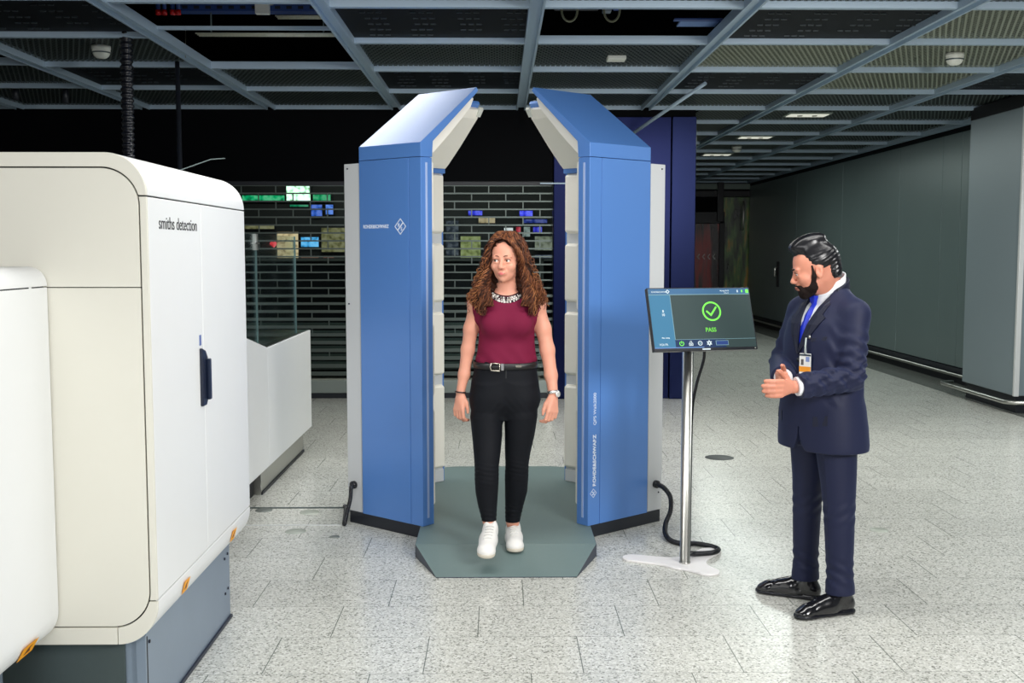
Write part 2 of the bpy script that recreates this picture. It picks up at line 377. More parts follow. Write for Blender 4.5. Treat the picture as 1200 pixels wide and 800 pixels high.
# ------------------------------------------------------------------ roller grilles and shop
M['grille'] = mat('grille_aluminium', srgb(98, 108, 104), .4, .6)
def grille(name, x0, x1, label):
    t = thing(name, label, 'roller shutter', ((x0+x1)/2, FW+.06, 0)); cx = (x0+x1)/2
    Y0 = -.012; b = MB(); z = 2.36; i = 0
    pitch = .0868
    while z > .25:
        hb = .008 if z > 1.2 else .013 + .010*(1.2-z)  # low bars made taller to mimic floor light reflected on the slats
        b.box(x0-cx, x1-cx, Y0, Y0+.012, z-hb, z+hb)
        if z > .3:
            xs = x0 + (.06 if i % 2 else .25)
            while xs < x1 - .02:
                if z > .86 or (i % 3 == 0): b.box(xs-cx-.006, xs-cx+.006, Y0+.001, Y0+.01, z-pitch+.008, z-.008)
                xs += .378
        z -= pitch; i += 1
    b.build('grille_lattice', M['grille'], t)
    MB().box(x0-cx, x1-cx, Y0+.004, Y0+.007, .26, 2.36).build('clear_pane', M['pane'], t)
    MB().box(x0-cx, x1-cx, -.03, .03, .06, .2).build('bottom_bar', mat('grille_bottom_bar', srgb(150, 160, 156), .4, .4), t, bevel=.006)
    MB().box(x0-cx, x1-cx, -.02, .05, 2.36, 2.405).build('top_channel', M['black'], t)
    MB().box(x0-cx, x1-cx, -.02, .02, 0, .06).build('threshold', M['black'], t)
    if x1 > 0: MB().box(x1-cx-.06, x1-cx+.0, -.045, .0, .05, .42).build('lock_box', M['steel'], t, bevel=.004)
    lo = MB(); z = .36
    while z < .82:
        lo.box(x0-cx, x1-cx, -.004, .004, z, z+.052); z += .0868
    lo.build('lower_slat', mat('grille_lower_slat', srgb(84, 92, 86), .35, .5), t)
    struct_feet = None
    return t
grille('roller_grille', -4.6, -1.62, 'long horizontal roller grille behind the white scanner, left of the portal')
grille('roller_grille', -1.12, .594, 'roller grille behind the walking woman, inside the portal opening')

SY = 15.2
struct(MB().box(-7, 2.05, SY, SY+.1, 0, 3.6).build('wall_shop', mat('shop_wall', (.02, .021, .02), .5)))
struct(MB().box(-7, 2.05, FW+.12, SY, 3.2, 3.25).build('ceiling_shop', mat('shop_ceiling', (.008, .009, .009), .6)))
def EM(name, col, s):
    m = mat(name, tuple(c*.5 for c in col), .4, emit=col, es=s); nt = m.node_tree; N = nt.nodes; L = nt.links
    tc = N.new('ShaderNodeTexCoord'); v = N.new('ShaderNodeTexNoise'); v.inputs['Scale'].default_value = 14; v.inputs['Detail'].default_value = 2; L.new(tc.outputs['Object'], v.inputs['Vector'])
    cr = N.new('ShaderNodeValToRGB'); e = cr.color_ramp.elements
    e[0].position = .36; e[0].color = (*[c*.3 for c in col], 1); e[1].position = .47; e[1].color = (*col, 1)
    x = e.new(.64); x.color = (*[min(1, c*1.1+.12) for c in col], 1)
    L.new(v.outputs['Fac'], cr.inputs['Fac']); L.new(cr.outputs[0], N['Principled BSDF'].inputs['Emission Color'])
    return m
def px(x, y, Y):       # photo pixel to a point in the plane at distance Y
    a = (x-600)/FPX; b = (400-y)/FPX
    ct, st, cy, sy = math.cos(TH), math.sin(TH), math.cos(YW), math.sin(YW)
    d = (sy*ct + a*cy + b*sy*st, cy*ct - a*sy + b*cy*st, -st + b*ct); t = Y/d[1]
    return d[0]*t, CAMH + d[2]*t
def sign(name, x0, y0, x1, y1, m, label, cat, frame=None, Y=SY, deep=.08):
    ax, az = px(x0, y1, Y-deep); bx, bz = px(x1, y0, Y-deep)
    t = thing(name, label, cat, ((ax+bx)/2, Y, az)); cx = (ax+bx)/2
    MB().box(ax-cx, bx-cx, -deep+.01, 0, 0, bz-az).build('housing', frame or M['black'], t)
    MB().box(ax-cx+.01, bx-cx-.01, -deep, -deep+.012, .01, bz-az-.01).build('face', m, t)
    return t
sign('light_box', 335, 209, 364, 236, EM('green_white_light', (.55, 1, .6), 2.2), 'bright green and white light box high behind the left grille', 'sign')
sign('sign_band', 283, 228, 334, 236, EM('green_band', (.0, .45, .16), .9), 'long green sign band left of the bright green light box', 'sign')
sign('sign_band', 366, 227, 388, 236, EM('green_band_b', (.0, .4, .14), .8), 'short green sign band right of the bright green light box', 'sign')
sign('display_screen', 364, 239, 378, 254, EM('blue_scr', (.03, .12, .6), .9), 'left one of the two small dark blue screens', 'screen')
sign('display_screen', 381, 239, 391, 252, EM('blue_scr_b', (.08, .22, .8), .9), 'right one of the two small dark blue screens', 'screen')
sign('display_case', 324, 271, 350, 312, EM('warm_shelf', (.85, .62, .34), .8), 'warm lit display case behind the left grille', 'display case')
sign('display_screen', 352, 277, 374, 290, EM('sky_scr', (.08, .45, .9), 1.0), 'light blue screen beside the warm lit display case', 'screen')
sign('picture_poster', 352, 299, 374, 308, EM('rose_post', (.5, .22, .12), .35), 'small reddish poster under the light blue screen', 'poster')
def heart_sign():
    x, z = px(320, 286, SY-.1); t = thing('heart_lamp', 'small red heart shaped lamp behind the left grille', 'lamp', (x, SY, z-.04))
    pts = []
    for k in range(28):
        a = 2*PI*k/28; pts.append((.0028*16*math.sin(a)**3, .04+.0028*(13*math.cos(a)-5*math.cos(2*a)-2*math.cos(3*a)-math.cos(4*a))))
    MB().prism(pts, 'y', -.1, -.02).build('heart', EM('red_heart', (.9, .02, .04), 1.6), t)
    MB().box(-.01, .01, -.03, 0, .02, .05).build('bracket', M['black'], t)
heart_sign()
sign('light_band', 300, 340, 352, 352, EM('blue_band', (.01, .02, .5), .55), 'dark blue glowing counter band behind the glass screen', 'light')
sign('light_band', 386, 341, 408, 353, EM('blue_band_b', (.01, .02, .4), .5), 'dark blue glowing band beside the left blue panel', 'light')
sign('light_band', 519, 339, 548, 356, EM('blue_band_c', (.01, .03, .6), .6), 'blue glowing band left of the walking woman', 'light')
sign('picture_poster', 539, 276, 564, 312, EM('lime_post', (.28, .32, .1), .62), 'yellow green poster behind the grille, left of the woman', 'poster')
sign('display_screen', 548, 246, 566, 253, EM('blue_scr_c', (.02, .03, .7), 1.0), 'narrow blue screen above the woman at the left', 'screen')
sign('display_screen', 608, 246, 625, 254, EM('blue_scr_d', (.05, .06, .9), 1.1), 'bright blue and white screen above the woman at the right', 'screen')
sign('display_screen', 612, 256, 642, 262, EM('blue_scr_e', (.01, .03, .25), .8), 'long dark blue screen under the bright blue one', 'screen')
sign('light_box', 590, 266, 602, 272, EM('white_lb', (.9, .9, .9), .8), 'small white light box just above the woman', 'sign')
sign('light_box', 604, 265, 611, 274, EM('red_lb', (.6, .03, .06), .7), 'small red light box right of the white one', 'sign')
sign('light_box', 613, 265, 622, 278, EM('grey_lb', (.35, .42, .4), .5), 'small pale grey light box right of the red one', 'sign')
sign('light_box', 624, 265, 636, 273, EM('blue_lb', (.03, .03, .55), .9), 'small blue light box near the dark blue post', 'sign')
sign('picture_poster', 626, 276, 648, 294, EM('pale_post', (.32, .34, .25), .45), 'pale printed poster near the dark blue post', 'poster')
sign('display_screen', 633, 304, 640, 322, EM('sky_scr_b', (.25, .5, .75), .8), 'small upright light blue screen near the dark blue post', 'screen')
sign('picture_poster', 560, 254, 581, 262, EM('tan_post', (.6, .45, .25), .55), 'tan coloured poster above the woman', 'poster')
sign('light_band', 284, 263, 322, 269, EM('beige_band', (.30, .27, .12), .5), 'dim beige band over the heart lamp behind the left grille', 'light')
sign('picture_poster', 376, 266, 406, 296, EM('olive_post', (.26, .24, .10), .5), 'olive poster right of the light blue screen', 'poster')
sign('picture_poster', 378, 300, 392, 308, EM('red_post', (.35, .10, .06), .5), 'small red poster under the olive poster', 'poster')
sign('display_screen', 375, 311, 381, 318, EM('white_scr', (.6, .62, .6), .6), 'tiny white screen low beside the left blue panel', 'screen')
sign('light_box', 339, 239, 362, 243, EM('green_line', (.0, .35, .15), .6), 'thin green light line under the bright green light box', 'sign')
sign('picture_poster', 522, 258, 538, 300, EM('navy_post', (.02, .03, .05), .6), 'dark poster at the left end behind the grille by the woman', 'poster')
sign('display_screen', 626, 298, 648, 303, EM('dim_scr', (.05, .07, .12), .8), 'dim narrow screen near the dark blue post', 'screen')
# shop shelving standing in the dark
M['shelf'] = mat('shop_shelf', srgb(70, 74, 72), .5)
def shelving(x, w_, label, Y=14.2, h_=1.55):
    t = thing('shop_shelf', label, 'shelf', (x, Y, 0))
    for s in (-1, 1): MB().box(s*w_/2-.02, s*w_/2+.02, -.2, .2, 0, h_).build('side_panel', M['shelf'], t)
    for k in range(4): MB().box(-w_/2, w_/2, -.2, .2, .12+k*(h_-.16)/3, .15+k*(h_-.16)/3).build('shelf_board', M['shelf'], t)
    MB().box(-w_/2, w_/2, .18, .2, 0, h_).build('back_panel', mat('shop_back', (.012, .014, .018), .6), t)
    return t
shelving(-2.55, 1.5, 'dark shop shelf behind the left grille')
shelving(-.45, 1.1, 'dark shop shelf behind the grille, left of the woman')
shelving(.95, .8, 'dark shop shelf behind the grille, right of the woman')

# ------------------------------------------------------------------ ceiling grid
ceil = bpy.data.objects.new('ceiling', None); COL.objects.link(ceil); struct(ceil, 'open metal grid ceiling with mesh and sheet panels')
ceil.location = (0, 0, ZC)
MB().box(-7.1, 7.1, -4.1, 25.3, 1.1, 1.2).build('upper_slab', M['void'], ceil)
PX = [.24 + 1.36*k for k in range(-6, 5)]       # grid lines running away from the camera
PX[-1] = 5.68
YB = [-3.2+1.28*k for k in range(7)] + [5.79, 7.07, 8.28, 9.55, 10.85, 12.1, 13.4, 14.72, 16.0, 17.3, 18.6, 19.9, 21.2, 22.5, 23.8, 25.0]
YB = [y for y in YB if y < 5.3] + [y for y in YB if y > 5.3]
YOFF = {0: -.5, 1: -.42, 2: -.3, 3: -.2, 4: -.12}
def yb(j, c): return YB[j] + (YOFF.get(c, 0) if YB[j] > 5 and YB[j] < 12 else 0)
bw = .035
def xof(k, Y): return PX[k]
for k, x in enumerate(PX):
    y1 = 12.08 if x < 1.7 else 25.0
    if k == 9: pass
    m_ = MB(); m_.prism([(x-.050, -.03), (x-.034, -.03), (x-.034, .0), (x+.034, .0), (x+.034, -.03), (x+.050, -.03), (x+.050, .04), (x-.050, .04)], 'y', -3.9, y1)
    m_.build('grid_runner', M['cellbar'], ceil)
OPEN = {(3, 'B'), (4, 'B0'), (4, 'C0'), (2, 'Cx')}
rowid = {}
jB = YB.index(7.07); jC = YB.index(8.28); jD = YB.index(9.55); jE = YB.index(10.85); jF = YB.index(12.1)
kind = {}
# column index c: between PX[c] and PX[c+1]; PX[6]=.24 ... c=6 is 0.24..1.6
for (c, j, v) in ((3, jB, 's'), (4, jB, 'o'), (5, jB, 's'), (6, jB, 'o'), (7, jB, 's'), (8, jB, 'b'), (9, jB, 'b'),
                  (2, jB, 's'), (2, jC, 'r'), (3, jC, 'm'), (4, jC, 'o'), (5, jC, 'm'), (6, jC, 'm'), (7, jC, 'b'), (8, jC, 'b'), (9, jC, 'b'),
                  (2, jD, 'm'), (3, jD, 's'), (4, jD, 'm'), (5, jD, 's'), (6, jD, 'm'), (7, jD, 's'), (8, jD, 'b'), (9, jD, 's'),
                  (7, jF, 'h')):
    kind[(c, j)] = v
rs = random.Random(3)
for j in range(len(YB)-1):
    for c in range(len(PX)-1):
        x0, x1 = PX[c]+.047, PX[c+1]-.047
        if YB[j] >= 12 and PX[c] < 1.5: continue
        y0, y1 = yb(j, c)-.010, yb(j+1, c)-.024
        v = kind.get((c, j), 'm')
        if YB[j] < 5: v = 's'
        if v in 'or': 
            continue
        if v == 'h':
            MB().box(x0+.62, x1, y0, y1, .02, .026).build('mesh_panel', M['mesh_a'], ceil); continue
        if v == 's':
            p = MB().box(x0, x1, y0, y1, .018, .03)
            if YB[j] > 5:
                for q in range(22):     # pressed louvre slots in groups
                    gx = x0 + .12 + (q % 4)*.32 + .05*rs.random(); gy = y0 + .12 + (q//4)*.19
                    if gy > y1-.08: continue
                    for s_ in range(3): p.box(gx+s_*.055, gx+s_*.055+.038, gy, gy+.012, .010, .019, 1)
            p.build('sheet_panel', [M['solid'], mat('slot_edge', srgb(58, 66, 70), .4, .3)] if 'slot' not in M else [M['solid'], M['slot']], ceil)
        else:
            MB().box(x0, x1, y0, y1, .02, .026).build('mesh_panel', M['mesh_b' if v == 'b' else 'mesh_a'], ceil)
for c in range(len(PX)-1):
    cb = MB()
    for j in range(len(YB)):
        if YB[j] > 12.2 and PX[c] < 1.5: continue
        y = yb(j, c); y2 = y + (.02 if False else 0)
        x0, x1 = PX[c]+.049, PX[c+1]-.049
        hh = .05
        if c == 4 and j == jC: cb.box(x0, x1, y-.2, y-.17, .015, .04); continue
        cb.prism([(y-.022, -.022), (y+.030, -.022), (y+.030, -.012), (y-.012, -.012), (y-.012, .036), (y-.022, .036)], 'x', x0, x1)
    cb.build('grid_crossbar', M['cellbar'], ceil)

# things in and above the ceiling
def smoke_detector(x, y, z, r, label):
    t = thing('smoke_detector', label, 'smoke detector', (x, y, z))
    MB().lathe([(0, 0), (r, 0), (r, -.025), (r*.95, -.03), (0, -.03)], n=28).build('mounting_base', M['detector'], t)
    MB().lathe([(r*.93, -.03), (r*.97, -.045), (r*.78, -.075), (r*.5, -.092), (0, -.097)], n=28).build('sensor_dome', M['detector'], t)
    MB().lathe([(r*.975, -.047), (r*.985, -.05), (r*.955, -.056), (r*.93, -.057)], n=28).build('vent_ring', M['steel_dark'], t)
smoke_detector(-3.068, 8.62, ZC+.018, .072, 'white smoke detector on the mesh ceiling above the scanner')
smoke_detector(3.644, 8.85, ZC+.018, .072, 'white smoke detector on the mesh ceiling above the man')
smoke_detector(3.60, 16.7, ZC+.02, .075, 'white smoke detector far along the corridor ceiling')
def plate(name, x0, x1, y0, y1, z0, z1, m, label, cat):
    o = MB().box(-(x1-x0)/2, (x1-x0)/2, -(y1-y0)/2, (y1-y0)/2, 0, z1-z0).build(name, m, bevel=.004); o.location = ((x0+x1)/2, (y0+y1)/2, z0)
    return tag(o, label, cat)
plate('ceiling_tag', .88, 1.03, 8.98, 9.12, ZC-.012, ZC+.02, M['detector'], 'small white tag plate on the mesh ceiling right of the portal', 'tag')
M['lampface'] = mat('dim_lamp_glass', srgb(200, 205, 185), .4, emit=(1, 1, .86), es=.55)
def downlight(x, y, w_, label):
    t = thing('ceiling_light', label, 'light', (x, y, ZC+.02))
    MB().box(-w_/2, w_/2, -.16, .16, -.02, .0).build('housing', mat('lamp_frame', srgb(150, 160, 152), .5), t, bevel=.004)
    MB().box(-w_/2+.03, w_/2-.03, -.12, .12, -.025, -.02).build('diffuser', M['lampface'], t)
    for s in (-1, 1): MB().lathe([(0, -.03), (.03, -.03), (.035, -.024)], (s*w_*.17, 0, 0), 14).build('lamp_hole', M['groove'], t)
downlight(3.56, 12.75, .50, 'nearest recessed light in the corridor ceiling')
downlight(3.54, 15.25, .48, 'second recessed light along the corridor ceiling')
downlight(3.56, 18.0, .48, 'third recessed light along the corridor ceiling')
downlight(3.56, 21.2, .48, 'farthest recessed light in the corridor ceiling')

# cable tray and service parts seen through the open cells at the left
t = thing('cable_tray', 'perforated galvanised cable tray above the open ceiling cell', 'cable tray', (-1.75, 8.3, ZC+.205))
b = MB(); b.box(-.62, .62, -.06, .06, 0, .006); b.box(-.62, .62, -.062, -.058, 0, .05); b.box(-.62, .62, .058, .062, 0, .05)
for i in range(14): b.box(-.58+i*.085, -.54+i*.085, -.064, -.0615, .014, .036, 1)
b.build('tray_body', [M['dblue'], M['groove']], t)
def wire_rack(x0, x1, y, z, label):
    t = thing('wire_rack', label, 'cable tray', ((x0+x1)/2, y, z)); h_ = (x1-x0)/2
    b = MB(); 
    for yy in (-.05, .0, .05): b.tube([(-h_, yy, 0), (h_, yy, 0)], .006, 6)
    n = int((x1-x0)/.03)
    for i in range(n):
        xx = -h_ + i*.03; b.tube([(xx, -.05, .0), (xx+.03, 0, .01), (xx, .05, 0)], .004, 5)
    b.build('wire_lattice', mat('bright_lattice', srgb(215, 215, 195), .4, .1), t)
    for s in (-1, 1): MB().tube([(s*h_*.8, 0, 0), (s*h_*.8, 0, 1.1-(z-ZC))], .006, 6).build('hanger_rod', M['steel_dark'], t)
wire_rack(-2.24, -1.2, 8.3, ZC+.045, 'light metal wire rack in the open ceiling cell over the left panel')
wire_rack(-1.69, -1.24, 8.5, ZC+.215, 'short light wire rack behind the junction box in the open cell')
o = plate('junction_box', -1.78, -1.68, 8.16, 8.22, ZC+.17, ZC+.275, M['detector'], 'pale junction box on the cable tray in the open cell', 'junction box')
t = thing('pipe_bundle', 'blue service pipes with red ends above the open ceiling cell', 'pipes', (-2.42, 8.1, ZC+.145))
for i, xx in enumerate((-.045, .0, .06, .1)):
    MB().tube([(xx, 0, .03), (xx, 0, 1.0)], .016, 10).build('pipe', M['dblue'], t)
    MB().tube([(xx, 0, .0), (xx, 0, .035)], .02, 10).build('pipe_end', M['red'], t)
MB().tube([(-.06, 0, .3), (-.12, .0, .18), (-.1, 0, .12), (.0, .02, .1), (.12, .05, .16), (.5, .1, .12), (.8, .15, .1)], .006, 6).build('loose_wire', M['tray'], t)
t = thing('cable_coil', 'red, white and blue coiled cable hanging above the open cell', 'cable', (-1.80, 7.9, ZC+.20))
for i, mm in enumerate((M['red'], M['detector'], M['dblue'])):
    pts = [(math.cos(a)*.045, math.sin(a)*.02+.01*i, .06+math.sin(a)*.06+.02*i) for a in [2*PI*k/16 for k in range(16)]]
    MB().tube(pts, .011, 8, closed=True).build('cable_loop', mm, t)
MB().tube([(0, 0, .12), (0, 0, .88)], .006, 6).build('hanger_rod', M['steel_dark'], t)
o = MB().tube([(0, 0, 0), (-.05, .2, .26)], .0035, 6).build('hanging_wire', M['tray']); o.location = (-2.5, 8.9, ZC-.02); tag(o, 'thin pale wire hanging beside the open ceiling cell at the left', 'wire')
# right open cell
t = thing('control_box', 'dark control box with looped cables above the open cell right of the portal', 'control box', (.60, 8.0, ZC+.12))
MB().box(-.2, .12, -.1, .1, .06, .36).build('housing', mat('dark_box', (.02, .022, .024), .5), t, bevel=.005)
MB().box(.14, .2, -.1, .0, .02, .34).build('terminal_block', mat('grey_block', srgb(110, 120, 130), .5), t, bevel=.004)
MB().box(.22, .27, -.1, .0, .04, .34).build('terminal_block', M['dblue'], t, bevel=.004)
for cx_ in (-.1, .2):
    pts = [(cx_+math.cos(a)*.055, -.1, .02+math.sin(a)*.075) for a in [PI + PI*k/12 for k in range(13)]]
    pts = [(pts[0][0], -.1, .14)] + pts + [(pts[-1][0], -.1, .16)]
    MB().tube(pts, .008, 8).build('cable_loop', mat('loop_cable', srgb(110, 112, 90), .5), t)
MB().tube([(0, 0, .36), (0, 0, .9)], .01, 6).build('hanger_rod', M['steel_dark'], t)
t = thing('service_panel', 'pale blue metal service panel lying above the open ceiling cell', 'panel', (1.42, 8.05, ZC+.08))
MB().box(-.12, .16, -.12, .1, 0, .012).build('panel_sheet', mat('pale_blue_sheet', srgb(110, 140, 190), .4, .3), t)
MB().box(-.18, .16, -.2, -.13, -.01, .0).build('panel_lip', M['dblue'], t)
t = thing('ceiling_rod', 'thin pale rod hanging in the open ceiling cell right of the portal', 'rod', (1.03, 7.6, ZC+.12))
MB().tube([(0, 0, 0), (0, 0, .98)], .005, 6).build('rod', M['tray'], t)
o = MB().tube([(0, 0, 0), (0, 0, 1.08)], .018, 8).build('ceiling_hook', M['red'], None); o.location = (-4.2, 8.9, ZC+.05); tag(o, 'dark red pipe above the open cell at the far left', 'pipe')
for (x, y, l_, lab) in ((-4.68, 10.8, .10, 'short black rod hanging under the ceiling at the far left'), (-4.2, 10.8, .13, 'second short black rod hanging under the ceiling at the left')):
    o = MB().tube([(0, 0, -l_), (0, 0, .02)], .03, 10).build('hanging_rod', M['black']); o.location = (x, y, ZC); tag(o, lab, 'rod')
o = MB().tube([(0, 0, -2.2), (0, 0, -.9), (0, 0, -.9), (0, 0, .02)], [.02, .02, .02, .02], 10).build('hanging_conduit', M['black']); o.location = (-2.69, 9.33, ZC)
tag(o, 'thin black conduit hanging from the ceiling behind the white scanner', 'conduit')
# bright bracket hanging from the ceiling beside the right head
o = MB().prism([(-.012, 0), (.012, 0), (.04, -.22), (.01, -.23)], 'y', -.004, .004).build('hanging_strap', M['tray']); o.location = (.37, 11.5, ZC+.0)
tag(o, 'pale strap hanging from the ceiling at the tip of the right blue panel', 'strap')
# diagonal steel brace right of the portal
o = MB().tube([(1.9, 10.2, ZC-.02), (1.32, 11.9, 2.82)], .018, 8).build('steel_brace', M['cellbar']); tag(o, 'thin steel brace running down from the ceiling to the blue wall', 'brace')
# ------------------------------------------------------------------ walk-through body scanner portal
X0 = .035; YC = 6.825
O1 = (.472, 6.155); DD = (.764, .645); NI = (-.645, .764)
ZB, ZT = .071, 2.172
def pillar(s, label):
    root = thing('scanner_panel', label, 'body scanner', (X0 + s*.7, YC, 0), group=None)
    inv = Matrix.Translation((-(X0+s*.7), -YC, 0))
    def WP(t, n, back=False):
        u = O1[0] + t*DD[0] + n*NI[0]; y = O1[1] + t*DD[1] + n*NI[1]
        if back: y = 2*YC - y
        return (X0 + s*u, y)
    def slab(t0, t1, n0, n1, z0, z1, back, name, m, bevel=0, parent=root, seg=2):
        return MB().prism([WP(t0, n0, back), WP(t1, n0, back), WP(t1, n1, back), WP(t0, n1, back)], 'z', z0, z1).build(name, m, parent, bevel, seg, inv)
    T1 = .504
    for back in (False, True):
        slab(.004, T1-.003, .006, .088, ZB, ZT-.004, back, 'wing_core', M['blue'])
        slab(.098, T1, 0, .0065, ZB, ZT-.003, back, 'door_panel', M['blue'], .0015)
        MB().prism([WP(0, 0, back), WP(.0945, 0, back), WP(.0945, .0065, back), WP(.006, .0065, back), WP(.006, .0905, back), WP(0, .0905, back)], 'z', ZB, ZT-.003).build('corner_panel', M['blue'], root, .002, 2, inv)
        slab(-.0018, .0005, .036, .052, .115, 2.14, back, 'light_strip', M['strip'], 0)
        # cream antenna pads inside
        zz = [(2.165, 1.755), (1.70, 1.295), (1.24, .80), (.745, .16)]
        for (zt, zb_) in zz:
            A = [WP(.02, .088, back), WP(.40, .088, back)]; B = [WP(.025, .132, back), WP(.36, .132, back)]
            bot = [(*A[0], zb_), (*A[1], zb_), (*A[1], zt), (*A[0], zt)]
            top = [(*B[0], zb_+.02), (*B[1], zb_+.02), (*B[1], zt-.02), (*B[0], zt-.02)]
            MB().hull8(bot, top).build('antenna_pad', M['pad'], root, .008, 2, inv)
        slab(.02, .40, .088, .112, ZB, .155, back, 'lower_cover', M['grey_panel'], .004)
        slab(.02, .40, .088, .10, .155, 2.17, back, 'inner_lining', M['grey_panel'], .0)
        # leaning head
        prof = [(0, ZT), (0, 2.25), (.475, 2.604), (.488, 2.585), (.462, 2.560), (.100, 2.262), (.093, ZT)]
        m_ = MB()
        e0 = [(*WP(0, a, back), z) for a, z in prof]
        e1 = [(*WP(min(T1, (YC-.001-O1[1]-NI[1]*a)/DD[1]), a, back), z) for a, z in prof]
        m_.hull8(e0, e1).build('head_panel', M['blue'], root, .002, 2, inv)
        if True: pp = [(.106, 2.262), (.468, 2.565), (.505, 2.545), (.478, 2.49), (.30, 2.325), (.17, 2.215), (.135, 2.19)]
        e0 = [(*WP(.012 if back else .05, a, back), z) for a, z in pp]; e1 = [(*WP(T1-.05, a, back), z) for a, z in pp]
        MB().hull8(e0, e1).build('head_antenna_pad', M['pad'], root, .004, 2, inv)
        slab(.006, T1-.006, .03, .125 if back else .085, ZT-.01, 2.235, back, 'neck_cover', M['blue'], .003)
        if not back: continue
        bp_ = [(.455, 2.545), (.52, 2.56), (.525, 2.545), (.49, 2.5)]
        e0 = [(*WP(.0, a, back), z) for a, z in bp_]; e1 = [(*WP(.03, a, back), z) for a, z in bp_]
        MB().hull8(e0, e1).build('tip_bracket', M['detector'], root, .001, 2, inv)
    # outer spine
    def UP(u, y): return (X0 + s*u, y)
    spine = [UP(.862, 6.492), UP(.957, 6.572), UP(.957, 7.078), UP(.862, 7.158), UP(.78, 7.09), UP(.78, 6.56)]
    MB().prism(spine, 'z', ZB, 2.158).build('spine_cover', M['grey_panel'], root, .003, 2, inv)
    for (z) in (2.13, 1.33, .18):
        c = UP(.935, 6.553); 
        MB().lathe([(0, 0), (.005, 0), (.005, .004), (0, .004)], (0, 0, 0), 10).build('screw', M['bolt'], root, 0, 2,
             inv @ Matrix.Translation((c[0], c[1], z)) @ Matrix.Rotation(R(90), 4, 'X') @ Matrix.Rotation(0, 4, 'Y'))
    MB().hull8([(*UP(.857, 6.48), 2.245), (*UP(.857, 7.17), 2.245), (*UP(.575, 6.83), 2.565)], [(*UP(.845, 6.48), 2.235), (*UP(.845, 7.17), 2.235), (*UP(.565, 6.83), 2.55)]).build('head_side_panel', M['blue'], root, 0, 2, inv)
    MB().prism([UP(.857, 6.485), UP(.857, 7.165), UP(.80, 7.1), UP(.80, 6.55)], 'z', 2.15, 2.245).build('head_skirt', M['blue'], root, 0, 2, inv)
    MB().prism([UP(.489, 6.170), UP(.945, 6.555), UP(.945, 7.095), UP(.489, 7.48)], 'z', 0, ZB-.001).build('kick_plinth', M['black'], root, .002, 2, inv)
    # cable gland on the grey cover
    c = UP(.912, 6.532)
    gl = MB().lathe([(0, 0), (.024, 0), (.024, .02), (.016, .024), (0, .024)], (0, 0, 0), 18)
    gl.build('cable_gland', M['rubber'], root, 0, 2, inv @ Matrix.Translation((c[0], c[1], .235)) @ Matrix.Rotation(R(40)*s, 4, 'Z') @ Matrix.Rotation(R(90), 4, 'X'))
    return root, inv, WP
LP, invL, WL = pillar(-1, 'left blue portal pillar with light grey back cover and leaning head')
RP, invR, WR_ = pillar(1, 'right blue portal pillar next to the monitor stand')

def face_t(xpx, s):
    """distance along the front face of the wing seen at photo column xpx"""
    a = (xpx-600)/FPX
    d = Vector((math.sin(YW)*math.cos(TH) + a*math.cos(YW), math.cos(YW)*math.cos(TH) - a*math.sin(YW)))
    o = Vector((X0 + s*O1[0], O1[1])); e = Vector((s*DD[0], DD[1]))
    # o + t e = k d
    den = e.x*d.y - e.y*d.x
    t = (o.y*d.x - o.x*d.y)/den
    P = o + e*t
    return t, P
def zface(ypx, P):
    return px(600, ypx, P.y)[1]
def diamond(P, xdir, ydir, size, m, parent, inv, inner='RS'):
    fm = frame_mtx(P, xdir, ydir); b = MB(); q = size/2; w_ = size*.045
    pts = [(0, q), (q, 0), (0, -q), (-q, 0)]; k = (q-w_*1.6)/q
    for i in range(4):
        a, c = pts[i], pts[(i+1) % 4]
        b.hull8([(a[0], a[1], 0), (c[0], c[1], 0), (c[0]*k, c[1]*k, 0), (a[0]*k, a[1]*k, 0)], [(a[0], a[1], .0008), (c[0], c[1], .0008), (c[0]*k, c[1]*k, .0008), (a[0]*k, a[1]*k, .0008)])
    a = (-q*.42, -q*.42); c = (q*.42, q*.42); e = w_*.6
    b.hull8([(a[0]-e, a[1]+e, 0), (a[0]+e, a[1]-e, 0), (c[0]+e, c[1]-e, 0), (c[0]-e, c[1]+e, 0)], [(a[0]-e, a[1]+e, .0008), (a[0]+e, a[1]-e, .0008), (c[0]+e, c[1]-e, .0008), (c[0]-e, c[1]+e, .0008)])
    b.build('logo', m, parent, 0, 2, inv @ fm)
    for ch, dx, dy in (('R', -.22, -.02), ('S', .02, -.24)):
        text('logo_letter', ch, size*.30, inv @ frame_mtx(Vector(P) + Vector(xdir)*size*dx + Vector(ydir)*size*dy, xdir, ydir), m, parent, bold=size*.004)
outL = Vector((-.645, -.764, 0))*.0006
xL = Vector((DD[0], -DD[1], 0)); zv = Vector((0, 0, 1))
tt, P = face_t(427.3, -1); z0 = zface(267.6, P)
text('lettering', 'ROHDE&SCHWARZ', .0285, invL @ frame_mtx((P.x+outL.x, P.y+outL.y, z0), xL, zv), M['ltext'], LP, sx=.80, bold=.0006, space=1.07)
tt, P = face_t(470.4, -1); z0 = zface(265.3, P)
diamond((P.x+outL.x, P.y+outL.y, z0), xL, zv, .094, M['ltext'], LP, invL)
outR = Vector((.645, -.764, 0))*.0006; xR = Vector((-DD[0], -DD[1], 0))
tt, P = face_t(699.0, 1); zq = zface(569.5, P)
text('lettering', 'ROHDE&SCHWARZ', .033, invR @ frame_mtx((P.x+outR.x, P.y+outR.y, zq), zv, xR), M['ltext'], RP, sx=.98, bold=.0012, space=1.06)
text('lettering', 'QPS Walk2000', .03, invR @ frame_mtx((P.x+outR.x, P.y+outR.y, zface(498, P)), zv, xR), M['ltext'], RP, sx=1.0)
tt, P = face_t(696.3, 1); zq = zface(578, P)
diamond((P.x+outR.x, P.y+outR.y, zq), zv, xR, .054, M['ltext'], RP, invR)

